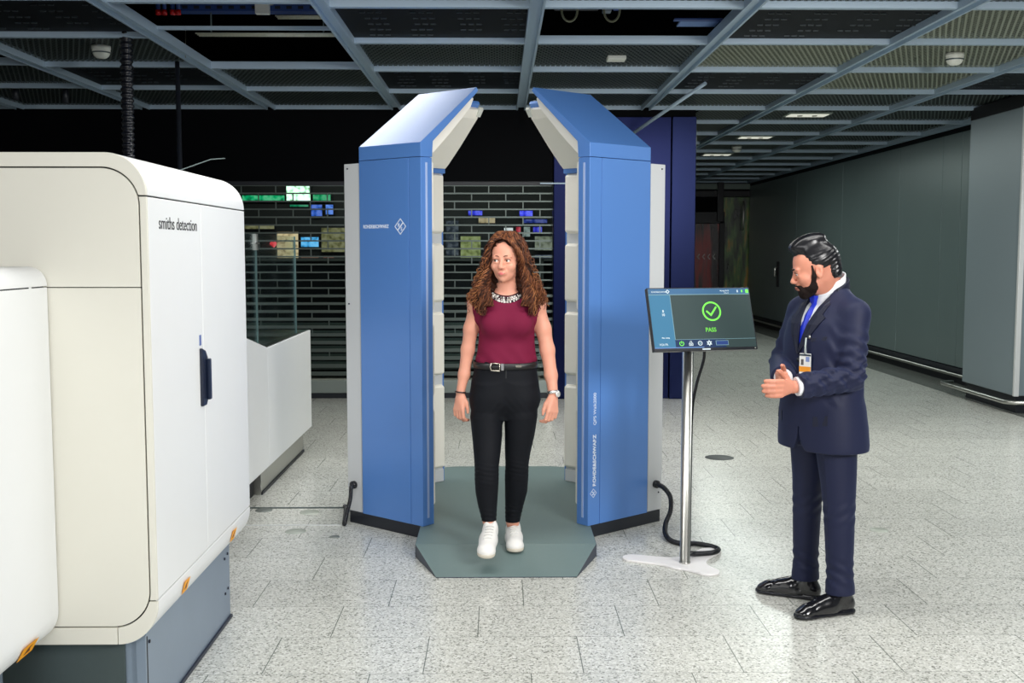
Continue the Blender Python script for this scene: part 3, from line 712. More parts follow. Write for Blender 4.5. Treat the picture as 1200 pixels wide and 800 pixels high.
# platform mat between the pillars
t = thing('walkway_mat', 'grey green ramped floor mat between the two blue pillars', 'floor mat', (X0, YC, 0))
UH = .4885; yF, yB_ = 5.787, 2*YC-5.787; fF, fB = 5.405, 2*YC-5.405; uf = .356
MB().box(-UH+.001, UH-.001, yF-YC, yB_-YC, 0, .07).build('platform', M['matgreen'], t)
for s_ in (-1, 1):
    y0 = s_*(YC-yF); y1 = s_*(YC-fF)
    b = MB()
    v = [b.bm.verts.new(p) for p in ((-UH, y0, 0), (UH, y0, 0), (uf, y1, 0), (-uf, y1, 0), (-UH, y0, .07), (UH, y0, .07), (uf, y1, .004), (-uf, y1, .004))]
    f = b.bm.faces.new((v[4], v[5], v[6], v[7])); f.material_index = 0
    for q in ((0, 3, 2, 1), (0, 4, 7, 3), (1, 2, 6, 5), (3, 7, 6, 2), (0, 1, 5, 4)): b.bm.faces.new([v[i] for i in q]).material_index = 1
    b.build('ramp', [M['matgreen'], M['matdark']], t)
for s_ in (-1, 1):
    b = MB().prism([(s_*(UH+.0008), -1.038), (s_*(UH-.003), -1.038), (s_*(UH-.003), 1.038), (s_*(UH+.0008), 1.038)], 'z', .0, .0695); b.build('side_edge', M['matdark'], t)

# ribbed cables
def smooth_path(pts, n=14):
    pts = [Vector(p) for p in pts]; out = []
    for i in range(len(pts)-1):
        p0 = pts[max(i-1, 0)]; p1 = pts[i]; p2 = pts[i+1]; p3 = pts[min(i+2, len(pts)-1)]
        for k in range(n):
            t = k/n
            out.append(.5*((2*p1) + (-p0+p2)*t + (2*p0-5*p1+4*p2-p3)*t*t + (-p0+3*p1-3*p2+p3)*t**3))
    out.append(pts[-1]); return out
def ribbed(name, pts, r, label, cat, step=.009, amp=.14, m=None, group=None):
    path = smooth_path(pts); d = [0]
    for a, b in zip(path, path[1:]): d.append(d[-1] + (b-a).length)
    n = int(d[-1]/(step/4)); res = []; rr = []; j = 0
    for i in range(n+1):
        x = d[-1]*i/n
        while j < len(d)-2 and d[j+1] < x: j += 1
        k = (x-d[j])/max(1e-9, d[j+1]-d[j]); res.append(path[j].lerp(path[j+1], min(1, k))); rr.append(r*(1 + amp*math.sin(2*PI*x/step)))
    o = MB().tube(res, rr, 10).build(name, m or M['rubber']); return tag(o, label, cat, group)
ribbed('ribbed_cable', [(-.887, 6.51, .235), (-.89, 6.47, .225), (-.895, 6.46, .16), (-.915, 6.455, .08), (-.93, 6.45, .018), (-.935, 6.5, .016), (-.97, 6.8, .016), (-.99, 6.9, .016)], .0125, 'black ribbed cable hanging from the left pillar to the floor', 'cable')
ribbed('ribbed_cable', [(.957, 6.51, .235), (.985, 6.44, .232), (1.015, 6.38, .19), (1.01, 6.33, .12), (.975, 6.28, .055), (.955, 6.16, .025), (.97, 6.05, .0145), (1.03, 5.98, .0145), (1.10, 5.985, .0145), (1.17, 5.93, .0145), (1.20, 5.86, .0145), (1.15, 5.77, .022), (1.06, 5.74, .026), (1.02, 5.71, .035), (.985, 5.685, .028)], .0135, 'black ribbed cable looping from the right pillar to the monitor stand', 'cable')

# ------------------------------------------------------------------ monitor stand
SX, SYY = .975, 5.62
t = thing('monitor_stand', 'floor stand with steel pole and white three lobed base', 'stand', (SX, SYY, 0))
lob = [(.665-SX, 5.75-SYY), (1.10-SX, 5.43-SYY), (1.19-SX, 5.90-SYY)]
def base_poly():
    pts = []
    ang = sorted([(math.atan2(y, x), math.hypot(x, y)) for x, y in lob])
    n = 120
    for i in range(n):
        a = -PI + 2*PI*i/n; v = .095
        for th, l_ in ang:
            dth = (a-th+PI) % (2*PI) - PI
            if abs(dth) < PI/2:
                # stadium of half width .048 reaching l_
                hw = .060
                c = math.cos(dth); s2 = abs(math.sin(dth))
                ext = l_-hw
                disc_ = hw*hw - (ext*s2)**2
                rad = ext*c + math.sqrt(disc_) if disc_ > 0 else (hw/s2)
                v = (v**3.2 + min(rad, l_)**3.2)**(1/3.2)
        pts.append((v*math.cos(a), v*math.sin(a)))
    return pts
bp = base_poly()
MB().prism(bp, 'z', 0, .012).build('stand_base', mat('white_stand_base', srgb(238, 236, 236), .35), t, .004)
MB().lathe([(0, .012), (.03, .012), (.03, .018), (.0265, .02), (.0265, 1.34), (0, 1.34)], n=32).build('pole', M['steel'], t)
MB().box(-.035, .045, -.018, .035, 1.20, 1.30).build('pole_head', M['black'], t, .005)
psi, tau = .235, .355; MW, MH = .571, .336
rx = Vector((math.cos(psi), math.sin(psi), 0)); dn = Vector((math.sin(psi)*math.sin(tau), -math.cos(psi)*math.sin(tau), -math.cos(tau)))
up_ = -dn; nrm = rx.cross(up_)      # faces the viewer
mc = Vector((1.042, 5.58, 1.30))
mon = thing('monitor', 'tilted flat monitor showing a green tick and PASS', 'monitor', mc)
MX = frame_mtx((0, 0, 0), rx, up_)
def mbox(x0, x1, y0, y1, z0, z1, name, m, bevel=0, parent=mon): return MB().box(x0, x1, y0, y1, z0, z1).build(name, m, parent, bevel, 2, MX)
mbox(-MW/2, MW/2, -MH/2, MH/2, -.028, 0, 'bezel', mat('monitor_black_case', (.012, .014, .02), .3), .003)
mbox(-.16, .16, -.11, .11, -.05, -.027, 'rear_housing', M['black'], .006)
def scr(name, c, es=.55): return mat(name, tuple(v*.25 for v in c), .4, spec=.2, emit=c, es=es)
sW, sH = MW-.012, MH-.02; y0s = -MH/2+.014; x0s = -sW/2
def U(u, v): return (x0s + u*sW, y0s + (1-v)*sH)       # u right, v down, 0..1
def area(u0, v0, u1, v1, name, m, lift=.0008, parent=mon):
    a = U(u0, v1); b = U(u1, v0); return mbox(a[0], b[0], a[1], b[1], .0, lift, name, m, 0, parent)
S_dark = scr('screen_slate', srgb(64, 84, 84)); S_blue = scr('screen_blue', srgb(72, 140, 180)); S_top = scr('screen_header', srgb(74, 124, 168))
S_nav = scr('screen_navy', srgb(36, 62, 104)); S_green = scr('screen_green', srgb(130, 255, 90), 1.0); S_white = scr('screen_white', srgb(220, 235, 240), .8); S_line = scr('screen_line', srgb(140, 180, 190), .6)
display = area(0, 0, 1, 1, 'display', S_dark)
area(0, 0, .998, .095, 'header_bar', S_top, .0012); area(0, .095, .998, .106, 'header_line', S_line, .0014)
area(0, .106, .205, .86, 'side_column', S_blue, .0012); area(.205, .106, .210, .86, 'column_line', S_line, .0014)
area(.0, .86, .70, 1., 'footer_bar', S_nav, .0012); area(.21, .855, 1., .861, 'footer_line', S_line, .0014); area(.0, .985, .48, 1.0, 'footer_strip', scr('strip_pale', srgb(110, 150, 210), .7), .0014)
area(.0, .86, .205, .985, 'clock_field', S_blue, .0013)
def ring(name, cu, cv, r, w_, m, n=40, a0=0, a1=2*PI):
    c = U(cu, cv); b = MB(); closed = abs(a1-a0-2*PI) < 1e-6; k = n if closed else n+1
    P = [a0 + (a1-a0)*i/n for i in range(k)]
    for i in range(n):
        a, e = P[i], P[(i+1) % k]
        q = [(c[0]+rr*math.cos(x), c[1]+rr*math.sin(x)) for rr, x in ((r, a), (r, e), (r-w_, e), (r-w_, a))]
        b.hull8([(*p, 0) for p in q], [(*p, .002) for p in q])
    return b.build(name, m, mon, 0, 2, MX)
ring('tick_ring', .60, .39, .052, .0085, S_green)
b = MB(); c = U(.60, .39)
def stroke(b, p, q, w_, z=.002):
    p = Vector(p); q = Vector(q); d = (q-p).normalized(); n_ = Vector((-d.y, d.x))*w_/2; p = p-d*w_/2; q = q+d*w_/2
    L_ = [p-n_, q-n_, q+n_, p+n_]; b.hull8([(v.x, v.y, 0) for v in L_], [(v.x, v.y, z) for v in L_])
stroke(b, (c[0]-.026, c[1]-.001), (c[0]-.006, c[1]-.020), .009); stroke(b, (c[0]-.006, c[1]-.020), (c[0]+.025, c[1]+.020), .009)
b.build('tick_mark', S_green, mon, 0, 2, MX)
def mtext(s_, u, v, size, m, sx=1., bold=0.):
    p = U(u, v); text('screen_text', s_, size, MX @ Matrix.Translation((p[0], p[1], .0016)), m, mon, .0004, sx, bold)
mtext('PASS', .515, .735, .031, scr('pass_green', srgb(120, 225, 80), .8), .92, .0006)
mtext('ROHDE&SCHWARZ', .03, .065, .011, S_white, .9); 
diamond_p = U(.19, .048)
db = MB(); q = .009
for i in range(4):
    pts = [(0, q), (q, 0), (0, -q), (-q, 0)]; a, e = pts[i], pts[(i+1) % 4]
    stroke(db, (diamond_p[0]+a[0], diamond_p[1]+a[1]), (diamond_p[0]+e[0], diamond_p[1]+e[1]), .0035)
db.build('screen_logo', S_white, mon, 0, 2, MX)
mtext('8', .115, .40, .019, S_white, .9, .0005); mtext('10', .105, .46, .019, S_white, .9, .0004)
mtext('Max. Leistg.', .08, .835, .009, S_white, 1.0, .0002); mtext('14:26:19h', .045, .955, .017, S_white, .72)
mtext('Montag 20.10.', .71, .05, .009, S_white, 1.0, .0002); mtext('10:36:18', .745, .088, .008, S_white, 1.0)
# footer icons
ring('power_icon', .265, .925, .0125, .003, S_green, 24, R(120), R(420)); pb = MB(); c = U(.265, .925); stroke(pb, (c[0], c[1]+.001), (c[0], c[1]+.012), .003); pb.build('power_bar', S_green, mon, 0, 2, MX)
c = U(.355, .93); pb = MB(); stroke(pb, (c[0]-.0095, c[1]-.009), (c[0]+.0095, c[1]-.009), .003); stroke(pb, (c[0]-.0095, c[1]+.002), (c[0]+.0095, c[1]+.002), .003); stroke(pb, (c[0]-.0095, c[1]-.009), (c[0]-.0095, c[1]+.002), .003); stroke(pb, (c[0]+.0095, c[1]-.009), (c[0]+.0095, c[1]+.002), .003)
stroke(pb, (c[0]-.006, c[1]+.003), (c[0]-.002, c[1]+.014), .0025); stroke(pb, (c[0]+.006, c[1]+.003), (c[0]+.002, c[1]+.014), .0025); stroke(pb, (c[0]-.003, c[1]-.004), (c[0]+.003, c[1]-.004), .003)
pb.build('lock_icon', S_white, mon, 0, 2, MX)
ring('globe_icon', .445, .925, .0125, .0035, S_white, 24); ring('globe_core', .445, .925, .006, .0045, S_line, 16)
ring('gear_icon', .535, .925, .0105, .0065, S_white, 24)
pb = MB(); c = U(.535, .925)
for k in range(6):
    a = PI/6 + k*PI/3; stroke(pb, (c[0]+.009*math.cos(a), c[1]+.009*math.sin(a)), (c[0]+.0125*math.cos(a), c[1]+.0125*math.sin(a)), .005)
pb.build('gear_teeth', S_white, mon, 0, 2, MX)
area(.60, .885, .725, .965, 'button_frame', S_line, .0015); area(.605, .893, .72, .957, 'button_field', scr('btn', srgb(50, 80, 150)), .002)
for (u, m_) in ((.885, S_white), (.93, S_green)): area(u-.006, .03, u+.006, .07, 'status_icon', m_, .0016)
area(.967, .022, .995, .082, 'status_icon', S_green, .0016)
MB().box(-.022, .022, -MH/2+.003, -MH/2+.010, 0, .001).build('brand_plate', S_white, mon, 0, 2, MX)
MB().lathe([(0, 0), (.003, 0), (.003, .001), (0, .001)], (MW/2-.014, -MH/2+.007, 0), 10).build('power_lamp', M['detector'], mon, 0, 2, MX)
# monitor cable behind the pole
o = MB().tube(smooth_path([(1.07, 5.68, 1.17), (1.075, 5.70, 1.08), (1.04, 5.70, .95), (1.015, 5.69, .8), (1.01, 5.685, .5), (1.01, 5.69, .06)]), .008, 8).build('monitor_cable', M['rubber'])
tag(o, 'thin black cable running down behind the steel pole', 'cable')

# ------------------------------------------------------------------ baggage scanner (white cabinet)
def arc(cx, cz, r, a0, a1, n=14): return [(cx + r*math.cos(R(a0 + (a1-a0)*i/n)), cz + r*math.sin(R(a0 + (a1-a0)*i/n))) for i in range(n+1)]
YF_, YE = 3.6, 4.97; XR = -1.15; XL = -3.1; zlo, zhi, rr_ = .325, 1.967, .135
bs = thing('baggage_scanner', 'tall white rounded baggage scanner cabinet on a grey steel base', 'baggage scanner', (-2.1, 4.3, 0))
bi = Matrix.Translation((2.1, -4.3, 0))
def BB(): return MB()
def bb(mb, name, m, bevel=0, seg=2, parent=bs, inv=bi): return mb.build(name, m, parent, bevel, seg, inv)
core = [(XL+.01, zlo+.01), (XR-rr_, zlo+.01)] + arc(XR-rr_, zlo+rr_, rr_-.01, -90, 0) + arc(XR-rr_, zhi-rr_, rr_-.01, 0, 90) + [(XL+.01, zhi-.01)]
bb(BB().prism(core, 'y', YF_+.012, YE-.01), 'inner_chassis', M['groove'])
hood = [(XL, 1.829), (XR, 1.829)] + arc(XR-rr_, zhi-rr_, rr_, 0, 90) + [(XL, zhi)]
bb(BB().prism(hood, 'y', YF_+.014, YE), 'hood', M['white'], .003)
sill = [(XL, zlo)] + [(XR-rr_, zlo)] + arc(XR-rr_, zlo+rr_, rr_, -90, 0)[1:] + [(XR, .472), (XL, .472)]
bb(BB().prism(sill, 'y', YF_+.014, YE), 'lower_rail', M['white'], .003)
bb(BB().box(XL, XR, YF_+.014, 4.245, .477, 1.824), 'side_door', M['white'], .003)
bb(BB().box(XL, XR, 4.2475, YE, .477, 1.824), 'side_door', M['white'], .003)
# front skin: frame with a rounded inset door
ri = .125; xi = -1.172
inner_r = arc(xi-ri, zlo+.06+ri, ri, -90, 0) + arc(xi-ri, 1.921-ri, ri, 0, 90)
def ring_piece(zc0, zc1):
    """strip of the front frame right of the inset door between two heights"""
out_hi = [(XR, 1.829)] + arc(XR-rr_, zhi-rr_, rr_, 0, 90) + [(XL, zhi), (XL, 1.921)]
in_hi = arc(xi-ri, 1.921-ri, ri, 90, 15.3)
bb(BB().prism(out_hi + in_hi, 'y', YF_, YF_+.014), 'front_frame', M['cream'], .002)
bb(BB().prism([(XR, .477), (XR, 1.824)] + arc(xi-ri, 1.921-ri, ri, 12.9, 0, 4) + arc(xi-ri, zlo+.058+ri, ri, 0, -14.3, 4), 'y', YF_, YF_+.014), 'front_frame', M['cream'], .0015)
zi = zlo+.058
out_lo = [(XR, .472)] + arc(XR-rr_, zlo+rr_, rr_, 0, -90)
in_lo = arc(xi-ri, zi+ri, ri, -84.5, -16.7)
bb(BB().prism(out_lo + in_lo, 'y', YF_, YF_+.014), 'front_frame', M['cream'], .0015)
bb(BB().box(XL, -1.2872, YF_, YF_+.014, zlo, zi), 'front_frame', M['cream'], .0015)
g_ = .0048
up_p = [(XL, 1.5295), (xi-g_, 1.5295)] + arc(xi-ri, 1.921-ri, ri-g_, 0, 90) + [(XL, 1.921-g_)]
lo_p = [(XL, zi+g_)] + arc(xi-ri, zi+ri, ri-g_, -90, 0) + [(xi-g_, 1.5265), (XL, 1.5265)]
bb(BB().prism(up_p, 'y', YF_, YF_+.014), 'front_door', M['cream'], .0015)
bb(BB().prism(lo_p, 'y', YF_, YF_+.014), 'front_door', M['cream'], .0015)
# base
bb(BB().box(XL, -1.215, 3.67, 4.83, 0, zlo+.02), 'steel_base', M['steel_base'], .002)
bb(BB().box(-1.245, -1.2125, 3.655, 3.668, 0.0, zlo+.01), 'base_corner_plate', M['steel_base'], .001)
bb(BB().box(XL, -1.285, 3.66, 3.669, 0.0, zlo+.01), 'base_front_plate', M['steel_dark'], .001)
bb(BB().box(-1.2155, -1.2135, 3.67, 3.682, 0, zlo), 'base_seam', M['groove'])
bb(BB().box(-1.216, -1.206, 3.66, 4.832, 0, .014), 'base_foot_strip', M['bolt'])
def bolt(y, z, x=-1.214, r=.007):
    MB().lathe([(0, 0), (r, 0), (r*.8, .004), (0, .004)], n=12).build('bolt', M['bolt'], bs, 0, 2, bi @ Matrix.Translation((x, y, z)) @ Matrix.Rotation(R(90), 4, 'Y'))
for y, z in ((4.74, .292), (4.79, .302), (4.74, .135), (4.79, .145), (3.70, .30)): bolt(y, z)
# handle on the side
hd = BB(); hd.prism([(4.185, 1.05), (4.185, 1.275), (4.235, 1.262), (4.262, 1.235), (4.262, 1.075), (4.235, 1.05)], 'x', XR, XR+.012)
h_o = bb(hd, 'handle_plate', mat('dark_blue_handle', (.008, .014, .035), .35), .003)
bb(BB().box(XR+.012, XR+.026, 4.235, 4.262, 1.07, 1.23), 'handle_grip', mat('handle_grip_blue', (.01, .018, .045), .3), .004)
bb(BB().box(XR, XR+.001, 4.187, 4.212, 1.285, 1.325), 'blue_sticker', mat('blue_sticker', srgb(90, 110, 170), .5))
text('lettering', 'smiths detection', .062, bi @ frame_mtx((XR+.0006, 3.722, 1.722), (0, 1, 0), (0, 0, 1)), M['dtext'], bs, sx=1.13)
def sticker(parent, inv, pos, ydir, zdir, w_, h_):
    fm = inv @ frame_mtx(pos, ydir, zdir); b = MB()
    b.box(-w_/2, w_/2, -h_/2, h_/2, 0, .0008).build('warning_label', M['orange'], parent, 0, 2, fm)
    MB().prism([(-w_*.22, -h_*.25), (w_*.22, -h_*.25), (w_*.1, h_*.05), (w_*.2, h_*.3), (-w_*.05, h_*.2)], 'z', .0008, .0012).build('label_symbol', mat('label_symbol_brown', srgb(110, 60, 10), .5), parent, 0, 2, fm)
a_ = R(-16)
for yy in (3.94, 4.66):
    cz = zlo+rr_ + rr_*math.sin(a_); cx_ = XR-rr_ + rr_*math.cos(a_) + .003
    sticker(bs, bi, (cx_, yy, cz), (0, 1, 0), (-math.sin(a_), 0, math.cos(a_)), .07, .05)
# antenna wire on top
o = MB().tube([(-1.45, 4.75, zhi), (-1.36, 4.76, zhi+.03), (-1.25, 4.8, zhi+.075), (-1.19, 4.81, zhi+.08)], .0025, 6).build('antenna_wire', M['steel_dark'], bs, 0, 2, bi)

# near tunnel cabinet
ns = thing('infeed_tunnel', 'lower white cabinet nearest the camera at the left edge', 'baggage scanner', (-2.1, 2.6, 0))
ni = Matrix.Translation((2.1, -2.6, 0))
nx, nzh, nzl, nr = -1.478, 1.597, .345, .06
nb = .10
core = [(-2.7, nzl+.008), (nx-nb, nzl+.008)] + arc(nx-nb, nzl+nb, nb-.008, -90, 0) + arc(nx-nr, nzh-nr, nr-.008, 0, 90) + [(-2.7, nzh-.008)]
bb(MB().prism(core, 'y', 1.6, 3.58), 'inner_chassis', M['groove'], 0, 2, ns, ni)
top = [(-2.71, 1.533), (nx, 1.533)] + arc(nx-nr, nzh-nr, nr, 3, 90) + [(-2.71, nzh)]
bb(MB().prism(top, 'y', 1.59, 3.592), 'hood', M['white'], .002, 2, ns, ni)
bot = [(-2.71, nzl), (nx-nb, nzl)] + arc(nx-nb, nzl+nb, nb, -90, 0)[1:] + [(nx, 1.529), (-2.71, 1.529)]
bb(MB().prism(bot, 'y', 1.59, 3.592), 'side_panel', M['white'], .002, 2, ns, ni)
bb(MB().box(-1.4785, -1.4775, 3.452, 3.47, 1.5285, 1.5335), 'seam_plug', M['white'], 0, 2, ns, ni)
bb(MB().box(-2.6, -1.63, 1.7, 3.5, 0, nzl+.02), 'steel_base', M['steel_base'], .002, 2, ns, ni)
a_ = R(-30); sticker(ns, ni, (nx-nb + nb*math.cos(a_)+.004, 3.37, nzl+nb + nb*math.sin(a_)), (0, 1, 0), (-math.sin(a_), 0, math.cos(a_)), .11, .05)

# outfeed counter behind the scanner
oc = thing('outfeed_counter', 'white outfeed counter with a steel foot behind the scanner', 'counter', (-2.2, 7.3, 0))
oi = Matrix.Translation((2.2, -7.3, 0)); CX = -1.545
prof1 = [(5.35, .205), (7.275, .205), (7.275, 1.003), (5.35, 1.36)]
bb(MB().prism(prof1, 'x', -2.9, CX), 'sloped_housing', M['white'], .003, 2, oc, oi)
bb(MB().box(-2.9, CX, 7.279, 8.93, .205, 1.0), 'level_housing', M['white'], .003, 2, oc, oi)
bb(MB().box(-2.85, CX-.012, 7.29, 8.92, 1.0, 1.004), 'roller_bed', mat('black_belt', (.01, .012, .012), .3), 0, 2, oc, oi)
bb(MB().box(-2.8, -1.61, 7.30, 8.89, .0, .205), 'steel_foot', M['steel'], .002, 2, oc, oi)
bb(MB().box(-2.8, -1.66, 5.5, 7.28, .0, .205), 'dark_underframe', M['groove'], 0, 2, oc, oi)
bb(MB().box(-1.612, -1.602, 7.30, 8.89, .0, .02), 'foot_strip', M['black'], 0, 2, oc, oi)
# glass guard on the counter
gg = thing('glass_screen', 'clear glass guard screen standing along the white counter', 'glass screen', (-1.585, 7.9, 1.0))
gi = Matrix.Translation((1.585, -7.9, -1.0))
def glp(y0, y1, z0, z1, z0b=None):
    MB().prism([(y0, z0b or z0), (y1, z0), (y1, z1), (y0, z1)], 'x', -1.59, -1.582).build('glass_pane', M['glass'], gg, 0, 2, gi)
glp(6.45, 7.16, 1.032, 1.755, 1.165); glp(7.165, 8.52, 1.004, 1.755)
MB().box(-1.592, -1.58, 8.518, 8.53, 1.004, 1.755).build('edge_strip', mat('pale_glass_edge', srgb(110, 140, 140), .2, alpha=1), gg, 0, 2, gi)
MB().box(-1.592, -1.58, 7.158, 7.166, 1.02, 1.755).build('edge_strip', mat('glass_edge', srgb(90, 115, 115), .2), gg, 0, 2, gi)
MB().box(-1.598, -1.574, 7.10, 7.22, 1.69, 1.70).build('clamp', M['steel'], gg, 0, 2, gi)
for dy in (-.02, .015): MB().box(-1.598, -1.574, 7.155+dy, 7.165+dy, 1.65, 1.755).build('clamp', M['steel'], gg, 0, 2, gi)

ribbed('corrugated_hose', [(-2.72, 8.12, 1.004), (-2.72, 8.12, 1.6), (-2.71, 8.11, 2.4), (-2.70, 8.1, 3.3)], .043, 'thick black corrugated hose running up from the counter to the ceiling', 'hose', step=.04, amp=.16)
# ------------------------------------------------------------------ sculpting tools: smooth blended volumes -> one surface
F32 = np.float32
class Vol:
    def __init__(s, lo, hi, h):
        s.lo = np.array(lo, float); s.h = h
        s.n = np.ceil((np.array(hi)-s.lo)/h).astype(int)+1
        s.d = np.full(s.n, .05, F32)
    def region(s, lo, hi):
        i0 = np.maximum(0, np.floor((np.array(lo)-s.lo)/s.h).astype(int)); i1 = np.minimum(s.n, np.ceil((np.array(hi)-s.lo)/s.h).astype(int)+1)
        if np.any(i1 <= i0): return None
        ax = [(s.lo[k] + np.arange(i0[k], i1[k])*s.h).astype(F32) for k in range(3)]
        X, Y, Z = np.meshgrid(*ax, indexing='ij', sparse=True)
        return (slice(i0[0], i1[0]), slice(i0[1], i1[1]), slice(i0[2], i1[2])), X, Y, Z
    def put(s, sl, d, k, op='u'):
        a = s.d[sl]
        if op == 'u':
            if k <= 0: r = np.minimum(a, d)
            else:
                h = np.maximum(k-np.abs(a-d), 0)/k; r = np.minimum(a, d) - h*h*k*.25
        elif op == 's':
            d = -d
            if k <= 0: r = np.maximum(a, d)
            else:
                h = np.maximum(k-np.abs(a-d), 0)/k; r = np.maximum(a, d) + h*h*k*.25
        s.d[sl] = r
    def cap(s, a, b, ra, rb, k=.01, op='u', flat=None):
        """tapered limb from a to b; flat=(axis vector, factor) squeezes it along one direction"""
        a = np.array(a, float); b = np.array(b, float); m = max(ra, rb)*(1 if not flat else 1.6)+k+2*s.h
        r = s.region(np.minimum(a, b)-m, np.maximum(a, b)+m)
        if r is None: return s
        sl, X, Y, Z = r; e = b-a; L2 = float(e@e)+1e-12
        px_, py_, pz_ = X-F32(a[0]), Y-F32(a[1]), Z-F32(a[2])
        t = np.clip((px_*F32(e[0])+py_*F32(e[1])+pz_*F32(e[2]))/F32(L2), 0, 1)
        dx, dy, dz = px_-t*F32(e[0]), py_-t*F32(e[1]), pz_-t*F32(e[2])
        q = dx*dx+dy*dy+dz*dz
        if flat:
            v, f_ = flat; v = np.array(v, float); v /= np.linalg.norm(v); c = dx*F32(v[0])+dy*F32(v[1])+dz*F32(v[2])
            q = q + c*c*F32(1/(f_*f_)-1)
        d = np.sqrt(q) - (F32(ra)+t*F32(rb-ra))
        s.put(sl, d.astype(F32), k, op); return s
    def chain(s, pts, rs, k=.01, flat=None):
        for i in range(len(pts)-1): s.cap(pts[i], pts[i+1], rs[i], rs[i+1], k, 'u', flat)
        return s
    def ell(s, c, r, k=.01, op='u', rot=None):
        c = np.array(c, float); r_ = np.array(r, float); m = max(r)+k+2*s.h
        g_ = s.region(c-m, c+m)
        if g_ is None: return s
        sl, X, Y, Z = g_; x, y, z = X-F32(c[0]), Y-F32(c[1]), Z-F32(c[2])
        if rot is not None:
            Q = np.array(rot.to_3x3() if hasattr(rot, 'to_3x3') else rot, float).T.astype(F32)
            x, y, z = (Q[0, 0]*x+Q[0, 1]*y+Q[0, 2]*z), (Q[1, 0]*x+Q[1, 1]*y+Q[1, 2]*z), (Q[2, 0]*x+Q[2, 1]*y+Q[2, 2]*z)
        x, y, z = x/F32(r_[0]), y/F32(r_[1]), z/F32(r_[2])
        k0 = np.sqrt(x*x+y*y+z*z); k1 = np.sqrt((x/F32(r_[0]))**2+(y/F32(r_[1]))**2+(z/F32(r_[2]))**2)+1e-9
        s.put(sl, (k0*(k0-1)/k1).astype(F32), k, op); return s
    def loft(s, rows, k=.01, n=2.2, op='u', sm=.02, wave=None):
        """rows (z, cx, cy, a, b): an upright body whose cross-section is a rounded oval at every height"""
        rows = sorted(rows); T = np.array(rows, float); z0, z1 = T[0, 0], T[-1, 0]
        mx_ = max(T[:, 3].max(), T[:, 4].max())+k+.03
        r = s.region((T[:, 1].min()-mx_, T[:, 2].min()-mx_, z0-k-2*s.h), (T[:, 1].max()+mx_, T[:, 2].max()+mx_, z1+k+2*s.h))
        if r is None: return s
        sl, X, Y, Z = r; zz = Z.ravel()
        def ip(c):
            fz = np.arange(z0-.1, z1+.1, .002); v = np.interp(fz, T[:, 0], T[:, c]); w = int(sm/.002)
            if w > 1:
                kern = np.hanning(2*w+1); kern /= kern.sum(); v = np.convolve(np.pad(v, w, mode='edge'), kern, 'valid')
            return np.interp(zz, fz, v).astype(F32)[None, None, :]
        cx, cy, a, b = (ip(c) for c in (1, 2, 3, 4))
        u = np.abs((X-cx)/a); v = np.abs((Y-cy)/b)
        q = (u**n + v**n)**(1/n)
        g = np.sqrt((u/a)**2+(v/b)**2)/np.maximum(q, 1e-4)+1e-6
        d = (q-1)/np.maximum(g, 1.0)
        if wave is not None: d = d + wave(X, Y, Z)
        cz = np.maximum(Z-F32(z1), F32(z0)-Z)
        d = np.maximum(d, cz)
        s.put(sl, d.astype(F32), k, op); return s
    def func(s, lo, hi, fn, k=.0, op='s'):
        r = s.region(lo, hi)
        if r is None: return s
        sl, X, Y, Z = r; d = fn(X, Y, Z); d = np.broadcast_to(d, s.d[sl].shape)
        s.put(sl, d.astype(F32), k, op); return s
    def warp(s, fn, lo=None, hi=None):
        r = s.region(lo if lo is not None else s.lo, hi if hi is not None else s.lo+s.n*s.h)
        sl, X, Y, Z = r; s.d[sl] += fn(X, Y, Z).astype(F32); return s
    def mesh(s, name, smooth_it=2):
        d = s.d; ins = d < 0
        nx, ny, nz = d.shape
        c = ins[:-1, :-1, :-1].astype(np.int8)
        for dx in (0, 1):
            for dy in (0, 1):
                for dz in (0, 1):
                    if dx+dy+dz: c = c + ins[dx:nx-1+dx, dy:ny-1+dy, dz:nz-1+dz]
        act = (c > 0) & (c < 8); I = np.argwhere(act); m = len(I)
        idx = np.full(act.shape, -1, np.int32); idx[act] = np.arange(m)
        acc = np.zeros((m, 3)); cnt = np.zeros(m)
        corners = [(0, 0, 0), (1, 0, 0), (0, 1, 0), (1, 1, 0), (0, 0, 1), (1, 0, 1), (0, 1, 1), (1, 1, 1)]
        val = [d[I[:, 0]+a, I[:, 1]+b, I[:, 2]+e] for a, b, e in corners]
        for i in range(8):
            for j in range(i+1, 8):
                ca, cb_ = corners[i], corners[j]
                if sum(abs(p-q) for p, q in zip(ca, cb_)) != 1: continue
                va, vb = val[i], val[j]; cr_ = (va < 0) != (vb < 0)
                t = np.where(cr_, va/(va-vb+1e-20), 0)
                for k in range(3): acc[:, k] += np.where(cr_, ca[k]+t*(cb_[k]-ca[k]), 0)
                cnt += cr_
        V = s.lo + (I + acc/cnt[:, None])*s.h
        Fs = []
        for ax in range(3):
            sh = [slice(None)]*3; s0 = list(sh); s1 = list(sh); s0[ax] = slice(0, -1); s1[ax] = slice(1, None)
            a = ins[tuple(s0)]; b = ins[tuple(s1)]; cross = a != b
            o1, o2 = [(1, 2), (2, 0), (0, 1)][ax]
            E = np.argwhere(cross)
            E = E[(E[:, o1] > 0) & (E[:, o2] > 0) & (E[:, o1] < d.shape[o1]-1) & (E[:, o2] < d.shape[o2]-1)]
            flip = a[E[:, 0], E[:, 1], E[:, 2]]
            def at(do1, do2):
                q = E.copy(); q[:, o1] += do1; q[:, o2] += do2; return idx[q[:, 0], q[:, 1], q[:, 2]]
            q = np.stack([at(-1, -1), at(0, -1), at(0, 0), at(-1, 0)], 1)
            q[~flip] = q[~flip][:, ::-1]; Fs.append(q)
        Fc = np.concatenate(Fs); Fc = Fc[(Fc >= 0).all(1)]
